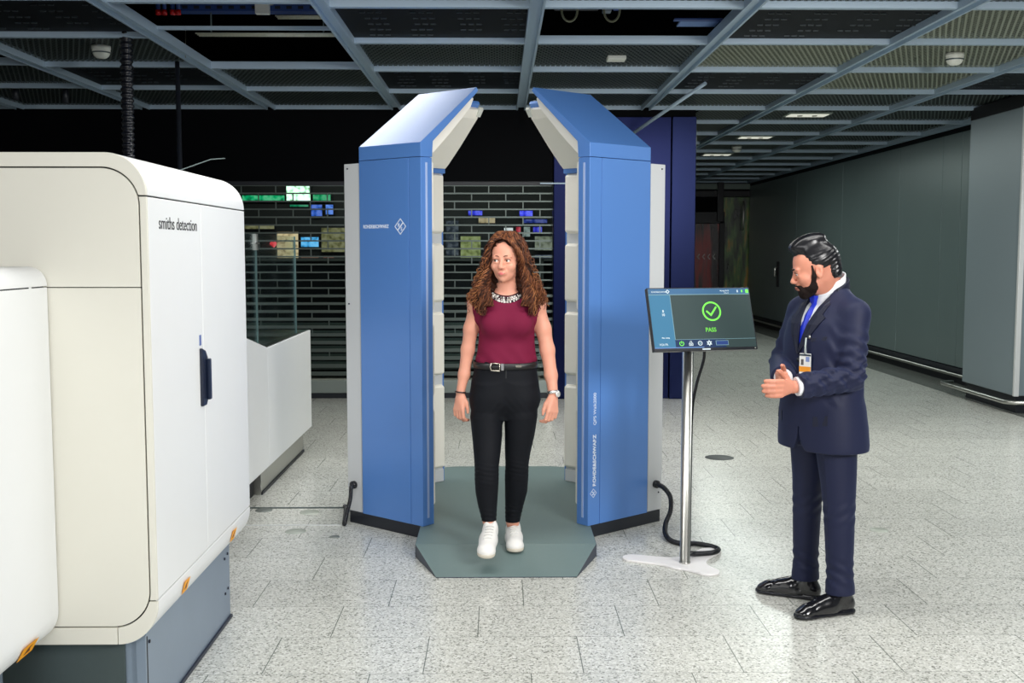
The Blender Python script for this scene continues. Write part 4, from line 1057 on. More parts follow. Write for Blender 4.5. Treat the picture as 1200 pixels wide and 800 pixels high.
        for _ in range(smooth_it):       # light relaxation
            e = np.concatenate([Fc[:, [0, 1]], Fc[:, [1, 2]], Fc[:, [2, 3]], Fc[:, [3, 0]]])
            S = np.zeros_like(V); K = np.zeros(len(V))
            for k in range(3): S[:, k] = np.bincount(e[:, 0], V[e[:, 1], k], len(V)) + np.bincount(e[:, 1], V[e[:, 0], k], len(V))
            K = np.bincount(e[:, 0], minlength=len(V)) + np.bincount(e[:, 1], minlength=len(V))
            V = V*.5 + .5*S/np.maximum(K, 1)[:, None]
        me = bpy.data.meshes.new(name); me.vertices.add(len(V)); me.vertices.foreach_set('co', V.astype(F32).ravel())
        me.loops.add(len(Fc)*4); me.loops.foreach_set('vertex_index', Fc.astype(np.int32).ravel())
        me.polygons.add(len(Fc)); me.polygons.foreach_set('loop_start', np.arange(0, len(Fc)*4, 4, dtype=np.int32)); 
        me.polygons.foreach_set('use_smooth', np.ones(len(Fc), bool))
        me.update(); me.validate(); return me
def vobj(vol, name, m, parent, sm=2):
    me = vol.mesh(name, sm); return link(name, me, parent, m)

def skin_mat(name, col, sss=.12):
    m = mat(name, col, .48, spec=.4, noise_amt=.06, noise_scale=18); b = m.node_tree.nodes['Principled BSDF']
    b.inputs['Subsurface Weight'].default_value = sss; b.inputs['Subsurface Radius'].default_value = (.012, .004, .002); return m

class XF:
    """head frame: local head coordinates (facing -y, eyes at z=0) to the figure"""
    def __init__(s, c, yaw, pitch, roll=0., k=1.):
        s.M = Matrix.Translation(c) @ Matrix.Rotation(yaw, 4, 'Z') @ Matrix.Rotation(pitch, 4, 'X') @ Matrix.Rotation(roll, 4, 'Y') @ Matrix.Scale(k, 4); s.k = k
        s.R = (Matrix.Rotation(yaw, 4, 'Z') @ Matrix.Rotation(pitch, 4, 'X') @ Matrix.Rotation(roll, 4, 'Y'))
    def p(s, v): return tuple(s.M @ Vector(v))
def add_head(v, X, male=False):
    k = X.k
    def E(c, r, kk=.01, op='u', rot=None): v.ell(X.p(c), [q*k for q in r], kk, op, X.R.to_3x3() @ rot if rot else X.R.to_3x3())
    def C(a, b, ra, rb, kk=.01, op='u'): v.cap(X.p(a), X.p(b), ra*k, rb*k, kk, op)
    E((0, .018, .035), (.073, .094, .085), .02)
    E((0, -.032, .040), (.060, .055, .055), .03)
    E((0, -.035, -.025), (.058, .055, .075), .03)
    E((0, -.035, -.072), (.046 if not male else .052, .048, .038), .025)
    E((0, -.070, -.098), (.018 if not male else .024, .017, .014), .02)
    for s_ in (-1, 1):
        E((s_*.041, -.062, -.032), (.022, .024, .022), .02)
        E((s_*.030, -.084, .017), (.022, .012, .007 if not male else .010), .012)
        E((s_*.031, -.099, -.002), (.017, .016, .011), .010, 's')
        E((s_*.031, -.078, -.002), (.0145, .0135, .0125), .003)
        E((s_*.031, -.0822, .0065 if not male else .0048), (.0168, .0130, .0074 if not male else .0085), .002); E((s_*.031, -.0815, -.0125), (.0165, .0125, .0055), .003)
        E((s_*.013, -.099, -.040), (.0075, .011, .007), .006)
        E((s_*.074, .006, -.012), (.007, .019, .031), .006, 'u', Matrix.Rotation(R(-8*1), 3, 'X'))
        E((s_*.083, .002, -.008), (.0075, .0105, .018), .003, 's')
        E((s_*.074, .004, -.036), (.006, .009, .011), .006)
    C((0, -.088, .008), (0, -.108, -.030), .0075, .0105, .012)
    E((0, -.110, -.034), (.0115, .011, .0095), .008)
    E((0, -.092, -.066), (.024, .012, .015), .014)
    E((0, -.103, -.0615), (.017, .006, .0045), .004)
    E((0, -.101, -.0705), (.015, .006, .0055), .004)
    v.func(np.array(X.p((0, -.1, -.066)))-.03, np.array(X.p((0, -.1, -.066)))+.03, (lambda Xx, Yy, Zz: mouth_line(X, Xx, Yy, Zz)), .002, 's')
def mouth_line(X, x, y, z):
    Q = np.array(X.M.inverted()); lx = Q[0, 0]*x+Q[0, 1]*y+Q[0, 2]*z+Q[0, 3]; ly = Q[1, 0]*x+Q[1, 1]*y+Q[1, 2]*z+Q[1, 3]; lz = Q[2, 0]*x+Q[2, 1]*y+Q[2, 2]*z+Q[2, 3]
    return np.sqrt((np.maximum(np.abs(lx)-.018, 0))**2 + (ly+.111)**2 + (lz+.066-.10*lx*lx*10)**2) - .0045
def eyes(X, parent, iris, lash=None, brow=(.03, .015, .01), gaze=(0, 0), bthick=.0028, lips=None):
    wm = mat('eye_white', (.75, .74, .72), .25); im = mat('iris', iris, .2); pm = mat('brow_hair', brow, .7); lm = lash or pm
    for s_ in (-1, 1):
        c = Vector(X.p((s_*.031, -.0805, -.002))); g = (X.R.to_3x3() @ Vector((gaze[0], -1, gaze[1]))).normalized()
        b = MB(); bmesh.ops.create_uvsphere(b.bm, u_segments=16, v_segments=12, radius=.0128*X.k)
        b.build('eye', wm, parent, 0, 2, Matrix.Translation(c), smooth=True)
        q = g.to_track_quat('Z', 'Y').to_matrix().to_4x4()
        MB().lathe([(0, .0135*X.k), (.003, .0133*X.k), (.0058*X.k, .0118*X.k), (.0058*X.k, .010*X.k)], n=16).build('iris', im, parent, 0, 2, Matrix.Translation(c) @ q)
        up = [X.p((s_*(.031+.0165*math.cos(a)), -.0935-.0035*math.sin(a)+abs(math.cos(a))*.006, -.003+.0092*math.sin(a))) for a in [PI*i/10 for i in range(11)]]
        MB().tube(up, [.0007+.0010*math.sin(PI*i/10) for i in range(11)], 6).build('eyelash', lm, parent)
        br = [X.p((s_*(.012+.033*t), -.0995+.021*t*t, .0185+.006*math.sin(PI*min(1, t*1.1))-.004*t)) for t in [i/8 for i in range(9)]]
        MB().tube(br, [bthick*(.6+.5*math.sin(PI*(i+1)/10)) for i in range(9)], 7).build('eyebrow', pm, parent)
    if lips:
        for zc, yy, r_, sgn in ((-.0635, -.1060, .0026, 1), (-.0705, -.1050, .0032, -1)):
            pts = [X.p((x, yy+abs(x)**1.5*2.6, zc - sgn*abs(x)*.16*(1 if sgn > 0 else 0) + (x*x*8 if sgn < 0 else 0))) for x in [(-.0195+.039*i/12) for i in range(13)]]
            MB().tube(pts, [r_*(.25+.9*math.sin(PI*(i+.4)/12.8)) for i in range(13)], 8).build('lips', lips, parent)

def add_hand(v, W, f, th, scale=1., curl=(.35, .5, .4), spread=0., thumb=(.5, .5), kk=.004):
    """W wrist, f direction of the fingers, th direction towards the thumb"""
    f = Vector(f).normalized(); th = Vector(th); th = (th - f*th.dot(f)).normalized()
    return hand_on(v, Vector(W), f, th, scale, curl, spread, thumb, kk)
def hand_on(v, W, f, th, scale, curl, spread, thumb, kk, side=1, fl=1., fr=1.):
    n = f.cross(th).normalized()*side          # palm side
    def P(a, b, c): return tuple(W + (f*a + th*b + n*c)*scale)
    v.cap(P(-.01, 0, 0), P(.035, .002, .0), .024*scale, .026*scale, .012, 'u', (n, .62))
    for b0, b1, r0, r1 in ((.014, .030, .016, .0125), (.006, .010, .015, .0125), (-.004, -.010, .015, .0118), (-.013, -.029, .014, .011)):
        v.cap(P(.02, b0, .0), P(.086, b1, .002), r0*scale, r1*scale, .010)
    L = ((.044, .026, .021), (.048, .030, .022), (.045, .027, .021), (.035, .021, .019))
    for i, b0 in enumerate((.0305, .0105, -.0100, -.0295)):
        a = curl[0]*(1+.08*i); p = Vector(P(.086, b0, .001)); rr = (.0112, .0104, .0096, .0086)
        sc_ = 1 if i < 3 else .9; sp = spread*(1.5-i)/1.5
        for j in range(3):
            d = (f*math.cos(a) + n*math.sin(a) + th*sp).normalized(); q = p + d*L[i][j]*scale*fl
            v.cap(tuple(p), tuple(q), rr[j]*scale*sc_*fr, rr[j+1]*scale*sc_*fr, kk*.7); p = q
            if j < 2: a += curl[j+1]*(1+.1*i)
    p0 = P(.012, .018, .006); p1 = P(.046, .036+.012*thumb[0], .016+.01*thumb[1]); p2 = P(.076, .042+.022*thumb[0], .020+.02*thumb[1]); p3 = P(.100, .043+.026*thumb[0], .020+.03*thumb[1])
    v.cap(p0, p1, .0155*scale, .0125*scale, .010); v.cap(p1, p2, .0120*scale, .0105*scale, .005); v.cap(p2, p3, .0105*scale, .0080*scale, .004)
    return P

def fold(amp, f):
    return lambda X, Y, Z: amp*f(X, Y, Z)

# ------------------------------------------------------------------ the walking woman
WO = (.03, 5.70, 0)
SK_W = skin_mat('fair_skin', srgb(222, 158, 134)); 
woman = thing('person', 'woman with curly auburn hair, burgundy top and black jeans walking through the scanner', 'person', WO)
HX = XF((.006, -.015, 1.602), R(-15), R(2), 0, 1.0)
TORSO = [(1.47, .006, .03, .045, .045), (1.435, .006, .028, .062, .052), (1.415, .007, .022, .105, .062), (1.395, .008, .018, .145, .074), (1.36, .009, .012, .158, .088), (1.30, .010, .008, .148, .095),
         (1.24, .010, .008, .140, .092), (1.17, .009, .010, .134, .084), (1.10, .006, .012, .142, .085), (1.04, .002, .014, .156, .096), (.96, .0, .016, .168, .104), (.90, .0, .018, .170, .104), (.86, .0, .016, .155, .090), (.83, .0, .012, .10, .06)]
LEGI = [(.94, -.075, .008, .070, .085), (.885, -.088, .004, .080, .094), (.84, -.092, .002, .083, .092), (.80, -.095, .0, .080, .088), (.771, -.098, -.004, .080, .088), (.68, -.094, -.022, .074, .080), (.59, -.094, -.050, .065, .070), (.521, -.096, -.070, .058, .062), (.453, -.096, -.070, .058, .062), (.385, -.096, -.062, .054, .060), (.316, -.092, -.062, .045, .050), (.26, -.086, -.068, .036, .040), (.225, -.084, -.07, .034, .036)]
LEGR = [(.94, .072, .008, .072, .085), (.885, .084, .006, .084, .094), (.84, .084, .006, .085, .092), (.80, .083, .004, .082, .088), (.771, .083, .006, .082, .088), (.68, .078, .016, .074, .080), (.59, .068, .026, .064, .068), (.521, .064, .032, .057, .061), (.44, .062, .058, .058, .062), (.36, .060, .082, .055, .060), (.28, .051, .108, .045, .049), (.20, .043, .132, .036, .040), (.165, .041, .14, .035, .037)]
AR = [(-.150, .0, 1.362), (-.178, .012, 1.24), (-.195, .02, 1.13), (-.215, .01, 1.0), (-.234, -.002, .905)]
AL = [(.165, .0, 1.362), (.200, .0, 1.24), (.222, -.005, 1.13), (.240, -.03, 1.0), (.2505, -.058, .905)]
v = Vol((-.32, -.20, .02), (.33, .24, 1.78), .004)
v.loft(TORSO, .0, 2.3)
for G in (LEGI, LEGR): v.loft([r for r in G if r[0] > .77], .03, 2.0); v.loft([r for r in G if r[0] < .83], .005, 2.0)
v.cap((.006, .03, 1.40), HX.p((0, .025, -.055)), .050, .049, .03)
add_head(v, HX)
for A, rs in ((AR, (.038, .037, .034, .029, .0225)), (AL, (.041, .040, .037, .032, .0250))):
    v.chain(A, rs, .02)
v.ell((-.148, .0, 1.372), (.046, .05, .045), .03); v.ell((.163, .0, 1.372), (.047, .05, .045), .03)
hand_on(v, Vector((-.236, -.004, .895)), Vector((-.10, -.08, -1)).normalized(), Vector((.78, -.62, 0)).normalized(), .92, (.25, .75, .55), .05, (.15, .3), .004, -1)
hand_on(v, Vector((.252, -.062, .895)), Vector((-.06, -.18, -1)).normalized(), Vector((-.80, -.58, .05)).normalized(), .95, (.30, .80, .55), .05, (.1, .25), .004, 1)
v.cap((-.084, -.07, .25), (-.080, -.065, .19), .033, .030, .01); v.cap((.041, .14, .22), (.043, .145, .13), .034, .031, .01)
body = vobj(v, 'body', SK_W, woman)
eyes(HX, woman, (.05, .035, .02), brow=srgb(96, 60, 40), gaze=(-.35, .0), bthick=.0022, lips=mat('lip_colour', srgb(205, 100, 105), .35))

# burgundy top
M['top'] = mat('burgundy_jersey', srgb(112, 20, 54), .8, spec=.25, noise_amt=.18, noise_scale=420, bump=.15, bscale=700)
v = Vol((-.24, -.18, 1.0), (.26, .18, 1.5), .004)
tor = [(z, cx, cy, a+.006 + (.006 if z < 1.2 else 0), b+.008 + (.008 if z < 1.16 else 0)) for z, cx, cy, a, b in TORSO if .99 < z < 1.43]
tor = [r for r in tor if r[0] >= 1.09] + [(1.085, .005, .012, .164, .103), (1.060, .004, .013, .160, .104)]
v.loft(tor, 0, 2.3)
for s_, x in ((-1, -.058), (1, .076)): v.ell((x, -.078, 1.272), (.060, .042, .055), .05)
v.cap((-.10, .008, 1.385), (-.150, .004, 1.372), .040, .044, .03); v.cap((.115, .008, 1.385), (.166, .002, 1.372), .040, .045, .03)
v.cap((-.14, .0, 1.36), (-.140, .0, 1.30), .05, .035, .03); v.cap((.155, .0, 1.36), (.152, .0, 1.30), .05, .035, .03)
def neck_cut(x, y, z):   # round neckline, deeper in front
    zz = 1.417 + .16*(y-.02)*1.0 - .0*x
    return np.sqrt((x-.007)**2 + ((y-.012)*1.0)**2) - .070 + np.maximum(0, (1.425+.16*(y+.02))-z)*1.0
v.func((-.12, -.15, 1.33), (.14, .15, 1.5), neck_cut, .003, 's')
v.func((-.24, -.18, 1.0), (-.13, .18, 1.42), lambda x, y, z: (x*.62 + z*.0) + .1395 - (1.36-z)*.18 + .0*y if False else (x + .186 + (1.40-z)*.20), .0, 's') if False else None
def hemw(x, y, z): return .0035*np.sin(x*46 + y*30 + z*20)*np.clip((1.22-z)*6, 0, 1) + .0030*np.sin((x*.8+z*.7)*95)*np.clip((1.16-z)*8, 0, 1)*np.clip((.02-y)*20, 0, 1)
v.warp(hemw)
vobj(v, 'burgundy_top', M['top'], woman)
# beaded collar
b = MB(); rb = random.Random(5); bms = [mat('silver_bead', (.72, .70, .66), .25, .7), mat('dark_bead', (.03, .03, .035), .2, .3), mat('pearl_bead', (.75, .74, .70), .3)]
Tt = np.array(sorted(TORSO))
def chest_y(x, z):
    cx_, cy_, a_, b_ = (np.interp(z, Tt[:, 0], Tt[:, c]) for c in (1, 2, 3, 4))
    a_ += .006; b_ += .008; u = min(.98, abs((x-cx_)/a_)); return cy_ - b_*(1-u**2.3)**(1/2.3)
for i in range(30):
    for row in range(3):
        x = .007 + (-.082 + .164*(i+.5*(row % 2))/29.5)*(1+.06*row); z = 1.438 - .034*(1-(min(1, abs(x-.007)/.09))**2) - row*.0105
        m4 = Matrix.Translation((x, chest_y(x, z) - .0015, z)) @ Matrix.Scale(rb.uniform(.75, 1.15), 4)
        r0 = len(b.bm.faces); bmesh.ops.create_icosphere(b.bm, subdivisions=1, radius=.0062, matrix=m4)
        b.bm.faces.ensure_lookup_table(); mi = rb.choice((0, 0, 1, 2, 2))
        for f_ in b.bm.faces[r0:]: f_.material_index = mi
b.build('beaded_collar', bms, woman, smooth=False)
MB().tube([(x, chest_y(x, z), z) for x, z in [(.007-.086+.172*i/20, 1.447-.034*(1-(abs(i-10)/10*.95)**2)) for i in range(21)]], .0035, 6).build('neck_binding', mat('dark_binding', (.03, .006, .012), .7), woman)

# black jeans
M['jeans'] = mat('black_denim', (.004, .005, .008), .7, spec=.2, bump=.2, bscale=900, noise_amt=.25, noise_scale=30)
v = Vol((-.22, -.20, .12), (.22, .24, 1.10), .004)
v.loft([(1.080, .004, .013, .156, .098), (1.05, .003, .013, .161, .101), (1.02, .002, .014, .166, .105), (.96, .0, .016, .176, .111), (.90, .0, .018, .182, .115), (.86, .0, .016, .180, .108), (.83, -.002, .014, .160, .094), (.80, -.003, .012, .115, .07), (.775, -.004, .01, .06, .05)], 0, 2.35)
dz = [(z, cx, cy, a+.005, b+.006) for z, cx, cy, a, b in LEGI if z >= .25] + [(.238, -.085, -.068, .038, .042)]
v.loft([r for r in dz if r[0] > .77], .045, 2.1); v.loft([r for r in dz if r[0] < .83], .005, 2.1)
dz = [(z, cx, cy, a+.005, b+.006) for z, cx, cy, a, b in LEGR if z >= .19] + [(.182, .042, .135, .040, .043)]
v.loft([r for r in dz if r[0] > .77], .045, 2.1); v.loft([r for r in dz if r[0] < .83], .005, 2.1)
v.ell((-.075, .095, .90), (.085, .055, .085), .04); v.ell((.075, .095, .90), (.085, .055, .085), .04)
def jw(x, y, z):
    kn = np.exp(-((z-.49)/.07)**2); an = np.exp(-((z-.25)/.05)**2); cr = np.exp(-((z-.84)/.06)**2)
    return .0012*np.sin(z*260 + x*50)*(kn*.8+an*1.2) + .0006*np.sin(z*130 + np.abs(x)*160)*cr
v.warp(jw)
vobj(v, 'black_jeans', M['jeans'], woman)
jb = MB().box(.002, .008, -.093, -.088, .965, 1.035).build('fly_seam', M['groove'], woman)
# belt
bl = MB(); n = 60; A_, B_ = .1655, .1065; zb = 1.056
prev = None; rings = []
for i in range(n):
    a = 2*PI*i/n; c_, s_ = math.cos(a), math.sin(a)
    sx_ = math.copysign(abs(c_)**(2/2.35), c_); sy_ = math.copysign(abs(s_)**(2/2.35), s_)
    dzz = -.006*(-s_ > 0)*(-s_)
    rings.append([bl.bm.verts.new((.002+sx_*(A_+o), .014+sy_*(B_+o), zb+h_+dzz)) for o, h_ in ((0, -.016), (.005, -.016), (.005, .016), (0, .016))])
for i in range(n):
    P_, Q_ = rings[i], rings[(i+1) % n]
    for k in range(4): bl.bm.faces.new((P_[k], P_[(k+1) % 4], Q_[(k+1) % 4], Q_[k])).smooth = k in (1,)
belt = bl.build('belt', mat('black_belt_leather', (.012, .012, .013), .35), woman)
sil = mat('silver_buckle', (.62, .58, .50), .25, .95)
yb0 = -.0995
bk = [(-.072, yb0+.004, zb-.025), (-.028, yb0-.001, zb-.027), (-.028, yb0-.001, zb+.011), (-.072, yb0+.004, zb+.013)]
MB().tube(smooth_path([bk[0], bk[1]], 4) , .0035, 8).build('buckle', sil, woman)
MB().tube([bk[3], (-.077, yb0+.005, zb-.005), bk[0]], .0035, 8).build('buckle', sil, woman)
MB().tube([bk[3], bk[2]], .003, 8).build('buckle', sil, woman); MB().tube([bk[1], bk[2]], .003, 8).build('buckle', sil, woman)
MB().box(-.020, -.006, yb0-.006, yb0+.002, zb-.024, zb+.012).build('belt_keeper', mat('silver_keeper', (.7, .7, .72), .25, .9), woman, .002)
MB().box(.055, .085, yb0+.000, yb0+.006, zb-.008, zb+.004).build('belt_tip', sil, woman, .002)
# watch and bracelet
def band(c, ax, r, w_, name, m, sides=24, thick=.003):
    ax = Vector(ax).normalized(); q = ax.to_track_quat('Z', 'Y').to_matrix().to_4x4()
    MB().lathe([(r, -w_/2), (r+thick, -w_/2), (r+thick, w_/2), (r, w_/2), (r, -w_/2)], n=sides).build(name, m, woman, 0, 2, Matrix.Translation(c) @ q)
band((.2505, -.058, .912), (-.1, .25, 1), .0275, .016, 'watch_band', mat('watch_steel', (.75, .74, .72), .25, .9))
MB().lathe([(0, 0), (.017, 0), (.0175, .004), (.015, .008), (0, .008)], n=24).build('watch_case', mat('watch_face', (.8, .8, .78), .2, .5), woman, 0, 2, Matrix.Translation((.272, -.073, .906)) @ Vector((.75, -.6, .1)).to_track_quat('Z', 'Y').to_matrix().to_4x4())
band((-.2335, -.002, .908), (.1, .05, 1), .0255, .007, 'bracelet', mat('dark_bracelet', (.02, .006, .008), .4), thick=.005)
# white sneakers
M['snk'] = mat('white_sneaker_leather', srgb(236, 234, 230), .5, noise_amt=.02); M['snksole'] = mat('sneaker_sole', srgb(214, 206, 190), .6); M['lace'] = mat('sneaker_lace', srgb(225, 225, 222), .7)
def sneaker(parent, heel, toe, up=(0, 0, 1), label=None):
    """built pointing along -y from the heel, then placed"""
    L_ = .262
    sh = bpy.data.objects.new('sneaker', None); 
    H = Vector(heel); T_ = Vector(toe); fwd = (T_-H).normalized(); upv = Vector(up); upv = (upv - fwd*upv.dot(fwd)).normalized(); right = (-fwd).cross(upv) 
    # local axes: x right, y = -fwd, z = up
    Mx = Matrix(((right.x*-1, -fwd.x, upv.x, H.x), (right.y*-1, -fwd.y, upv.y, H.y), (right.z*-1, -fwd.z, upv.z, H.z), (0, 0, 0, 1)))
    if Mx.determinant() < 0: Mx = Matrix(((right.x, -fwd.x, upv.x, H.x), (right.y, -fwd.y, upv.y, H.y), (right.z, -fwd.z, upv.z, H.z), (0, 0, 0, 1)))
    w_ = Vol((-.07, -.29, -.01), (.07, .03, .13), .004)
    w_.cap((0, -.02, .03), (0, -.12, .030), .033, .040, .02); w_.cap((0, -.12, .028), (.002, -.212, .022), .041, .041, .03, 'u', ((0, 0, 1), .78))
    w_.cap((0, -.03, .045), (0, -.035, .078), .032, .031, .03); w_.cap((0, -.055, .062), (0, -.205, .030), .032, .032, .035)
    w_.ell((.002, -.222, .018), (.042, .036, .024), .02)
    w_.func((-.07, -.29, -.01), (.07, .03, .13), lambda x, y, z: z-.012+0*x+0*y, .0, 's')
    w_.cap((0, -.022, .125), (0, -.058, .118), .026, .024, .004, 's')
    me = w_.mesh('upper'); me.transform(Mx); up_o = link('sneaker', me, parent, M['snk'])
    s2 = Vol((-.07, -.29, -.02), (.07, .03, .04), .004)
    s2.cap((0, -.006, .008), (0, -.12, .008), .037, .036, .0); s2.cap((0, -.12, .008), (.002, -.215, .008), .038, .045, .02); s2.ell((.002, -.222, .01), (.045, .042, .03), .01)
    s2.func((-.07, -.29, -.02), (.07, .03, .04), lambda x, y, z: np.abs(z-.010)*-1+.0105+0*x+0*y, .0, 's')
    me = s2.mesh('sole'); me.transform(Mx); link('sole', me, up_o, M['snksole'])
    for i in range(5):
        y = -.088-.022*i; z = .0975-.0048*i - .0003*i*i; hw = .021
        pts = [tuple(Mx @ Vector((x, y + .25*x, z - x*x*16 + .002))) for x in (-hw, -hw*.5, 0, hw*.5, hw)]
        MB().tube(pts, .0028, 6).build('lace', M['lace'], up_o)
    return up_o
sneaker(woman, (.044, .212, .080), (.052, -.05, .061))
sneaker(woman, (-.076, -.035, .150), (-.104, -.285, .098), (0.05, -.3, 1))

# hair: a soft mass plus many separate curls, one mesh
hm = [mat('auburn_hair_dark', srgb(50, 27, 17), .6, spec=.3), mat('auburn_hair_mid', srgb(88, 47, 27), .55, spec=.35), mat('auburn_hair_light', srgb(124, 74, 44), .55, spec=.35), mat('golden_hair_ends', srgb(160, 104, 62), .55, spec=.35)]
v = Vol((-.24, -.16, 1.26), (.27, .20, 1.78), .005)
def HE(c, r, kk=.02, op='u', rot=None): v.ell(HX.p(c), r, kk, op, HX.R.to_3x3())
HE((0, .018, .053), (.084, .101, .081))
for s_, dx in ((-1, 0), (1, .006)):
    v.chain([(s_*.066+dx, .02, 1.64), (s_*.086+dx, .025, 1.56), (s_*.098+dx*2, .015, 1.48), (s_*.106+dx*3, -.01, 1.41), (s_*.100+dx*3, -.035, 1.36)], (.044, .044, .044, .038, .022), .03)
v.cap((.006, .075, 1.62), (.006, .085, 1.38), .085, .09, .03)
HE((0, -.122, .010), (.062, .080, .120), .004, 's')
HE((0, -.06, -.09), (.052, .085, .075), .012, 's')
v.cap((.007, -.06, 1.50), (.007, -.09, 1.38), .045, .06, .012, 's')
def hn(x, y, z): return .006*np.sin(x*120+z*60)*np.sin(y*110+z*95) + .004*np.sin(z*210+x*150)
v.warp(hn)
me0 = v.mesh('hair')
bmh = bmesh.new(); bmh.from_mesh(me0); 
for f_ in bmh.faces: f_.material_index = 0; f_.smooth = True
cb = MB(); cb.bm.free(); cb.bm = bmh
rh = random.Random(11)
def curl(root, mids, end, rad, turns, r0, mi, ph):
    pts = smooth_path([root] + mids + [end], 11); n = len(pts); out = []; rr = []
    for i, p in enumerate(pts):
        t = i/(n-1); tan = (pts[min(i+1, n-1)]-pts[max(i-1, 0)]).normalized(); a = tan.cross(Vector((0, 1, .1))).normalized(); b_ = tan.cross(a)
        w = rad*min(1, .25+t*1.8); an = ph + turns*2*PI*t
        out.append(p + (a*math.cos(an) + b_*math.sin(an))*w); rr.append(r0*(1-.55*t))
    cb.tube(out, rr, 5, mi=mi)
for i in range(760):
    s_ = -1 if i % 2 else 1
    az = rh.uniform(0, 1.0)              # 0 beside the face, 1 back of the head
    off = .006 if s_ > 0 else 0.
    r0_ = HX.p((s_*.003, -.080 + .15*az, .112 + .030*min(1, az*3.2) - .025*max(0, az-.6)))
    m0_ = HX.p((s_*(.040+.012*rh.random()), -.087 + .15*az, .096 + .034*min(1, az*3)))
    w = rh.random()
    x1 = s_*(.072 + .026*w) + off; x2 = s_*(.080 + .060*w) + off*2; x3 = s_*(.078 + .098*w) + off*3; x4 = s_*(.060 + .130*w) + off*4
    fy = -.060 + .13*az
    L_ = rh.uniform(.6, 1.0) ; z4 = 1.455 - .145*L_ + max(0, w-.55)*.16
    yf = -.062 - .02*rh.random() if w < .55 else 0
    m1_ = HX.p((s_*(.074+.018*w), -.066 + .13*az, .03)); 
    mids = [Vector(m0_), Vector(m1_), Vector((x1, fy*.8+.004, 1.555+rh.uniform(-.01, .01))), Vector((x2, fy*.85-.01, 1.485))]
    if az < .6: mids.append(Vector((x3, min(fy, yf)*1.0-.012, 1.43))); end = Vector((x4, min(fy, yf)-.034, z4))
    else: mids.append(Vector((x3, fy, 1.43))); end = Vector((x4, fy*1.2, z4))
    if w < .3: end.z = max(end.z, 1.365)
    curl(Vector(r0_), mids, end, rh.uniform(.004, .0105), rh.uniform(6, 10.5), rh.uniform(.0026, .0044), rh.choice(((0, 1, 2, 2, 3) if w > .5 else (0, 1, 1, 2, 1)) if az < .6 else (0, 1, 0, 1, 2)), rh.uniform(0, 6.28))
for i in range(160):      # short frizzy curls standing off the outline
    s_ = -1 if i % 2 else 1; t = rh.random(); zz = 1.70 - .34*t; wx = .075 + .125*min(1, t*1.25) - (.03*max(0, t-.8)*5)
    p0 = Vector((s_*wx*.85 + .012, rh.uniform(-.06, .05), zz)); p1 = p0 + Vector((s_*rh.uniform(.015, .04), rh.uniform(-.02, .02), -.02)); p2 = p1 + Vector((s_*rh.uniform(-.015, .012), rh.uniform(-.02, .02), -.045))
    curl(p0, [p1], p2, rh.uniform(.004, .008), rh.uniform(1.5, 3), .0020, rh.choice((1, 2, 3)), rh.uniform(0, 6.28))
for i in range(240):     # strands over the crown from the middle parting
    s_ = -1 if i % 2 else 1; yy = rh.uniform(-.066, .085); dz_ = .143 - max(0, -yy-.02)*.55 - max(0, yy-.03)*.25
    root = Vector(HX.p((s_*.002, yy, dz_)))
    m1 = Vector(HX.p((s_*(.045+.01*rh.random()), yy*.95, dz_-.010 - max(0, -yy-.04)*.3))); m2 = Vector(HX.p((s_*(.084+.010*rh.random()), yy*.85+.008, .070))); end = Vector(HX.p((s_*(.096+.02*rh.random()), yy*.7+.01, -.02)))
    curl(root, [m1, m2], end, rh.uniform(.002, .006), rh.uniform(2.5, 5), rh.uniform(.0032, .0046), rh.choice((0, 1, 1, 2)), rh.uniform(0, 6.28))
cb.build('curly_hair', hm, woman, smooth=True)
# ------------------------------------------------------------------ the man in the suit
TM = R(-65)
man = thing('person', 'bearded man in a dark navy suit and blue tie gesturing towards the monitor', 'person', (1.47, 4.93, 0), TM)
SK_M = skin_mat('tan_skin', srgb(208, 140, 116))
HM = XF((.0, -.058, 1.566), R(-30), R(15), 0, .965)
def wl(dx, dy):     # world offset to the man's own axes
    c, s_ = math.cos(-TM), math.sin(-TM); return (c*dx - s_*dy, s_*dx + c*dy)
M['suit'] = mat('navy_suit_wool', srgb(16, 23, 54), .62, spec=.35, noise_amt=.12, noise_scale=500, bump=.12, bscale=900)
M['suit'].node_tree.nodes['Principled BSDF'].inputs['Sheen Weight'].default_value = .1
M['suit'].node_tree.nodes['Principled BSDF'].inputs['Sheen Tint'].default_value = (.4, .5, .9, 1)
M['shirt'] = mat('white_shirt', srgb(236, 238, 242), .7)
M['tie'] = mat('royal_blue_tie', srgb(16, 44, 190), .4, bump=.1, bscale=800)
SHL, SHR = (.168, .028, 1.368), (-.168, .022, 1.368)
EL, ER = (.232, -.040, 1.095), (-.212, -.052, 1.130)
WLh = (.157, -.298, 1.062); WRh = (.005, -.225, 1.075)
fL = Vector((*wl(-.66, -.72), .02)).normalized(); tL = Vector((*wl(.1, .1), 1)).normalized()
NEAR = [(.80, .085, .014, .088, .098), (.70, .090, .020, .082, .092), (.60, .098, .024, .074, .082), (.50, .104, .026, .068, .074), (.40, .108, .027, .064, .069), (.25, .111, .030, .059, .063), (.11, .113, .037, .056, .060)]
FAR = [(.80, -.085, .014, .088, .098), (.70, -.092, .018, .080, .088), (.60, -.100, .024, .072, .078), (.50, -.110, .028, .066, .070), (.40, -.117, .032, .062, .066), (.25, -.125, .038, .058, .061), (.11, -.129, .044, .056, .058)]
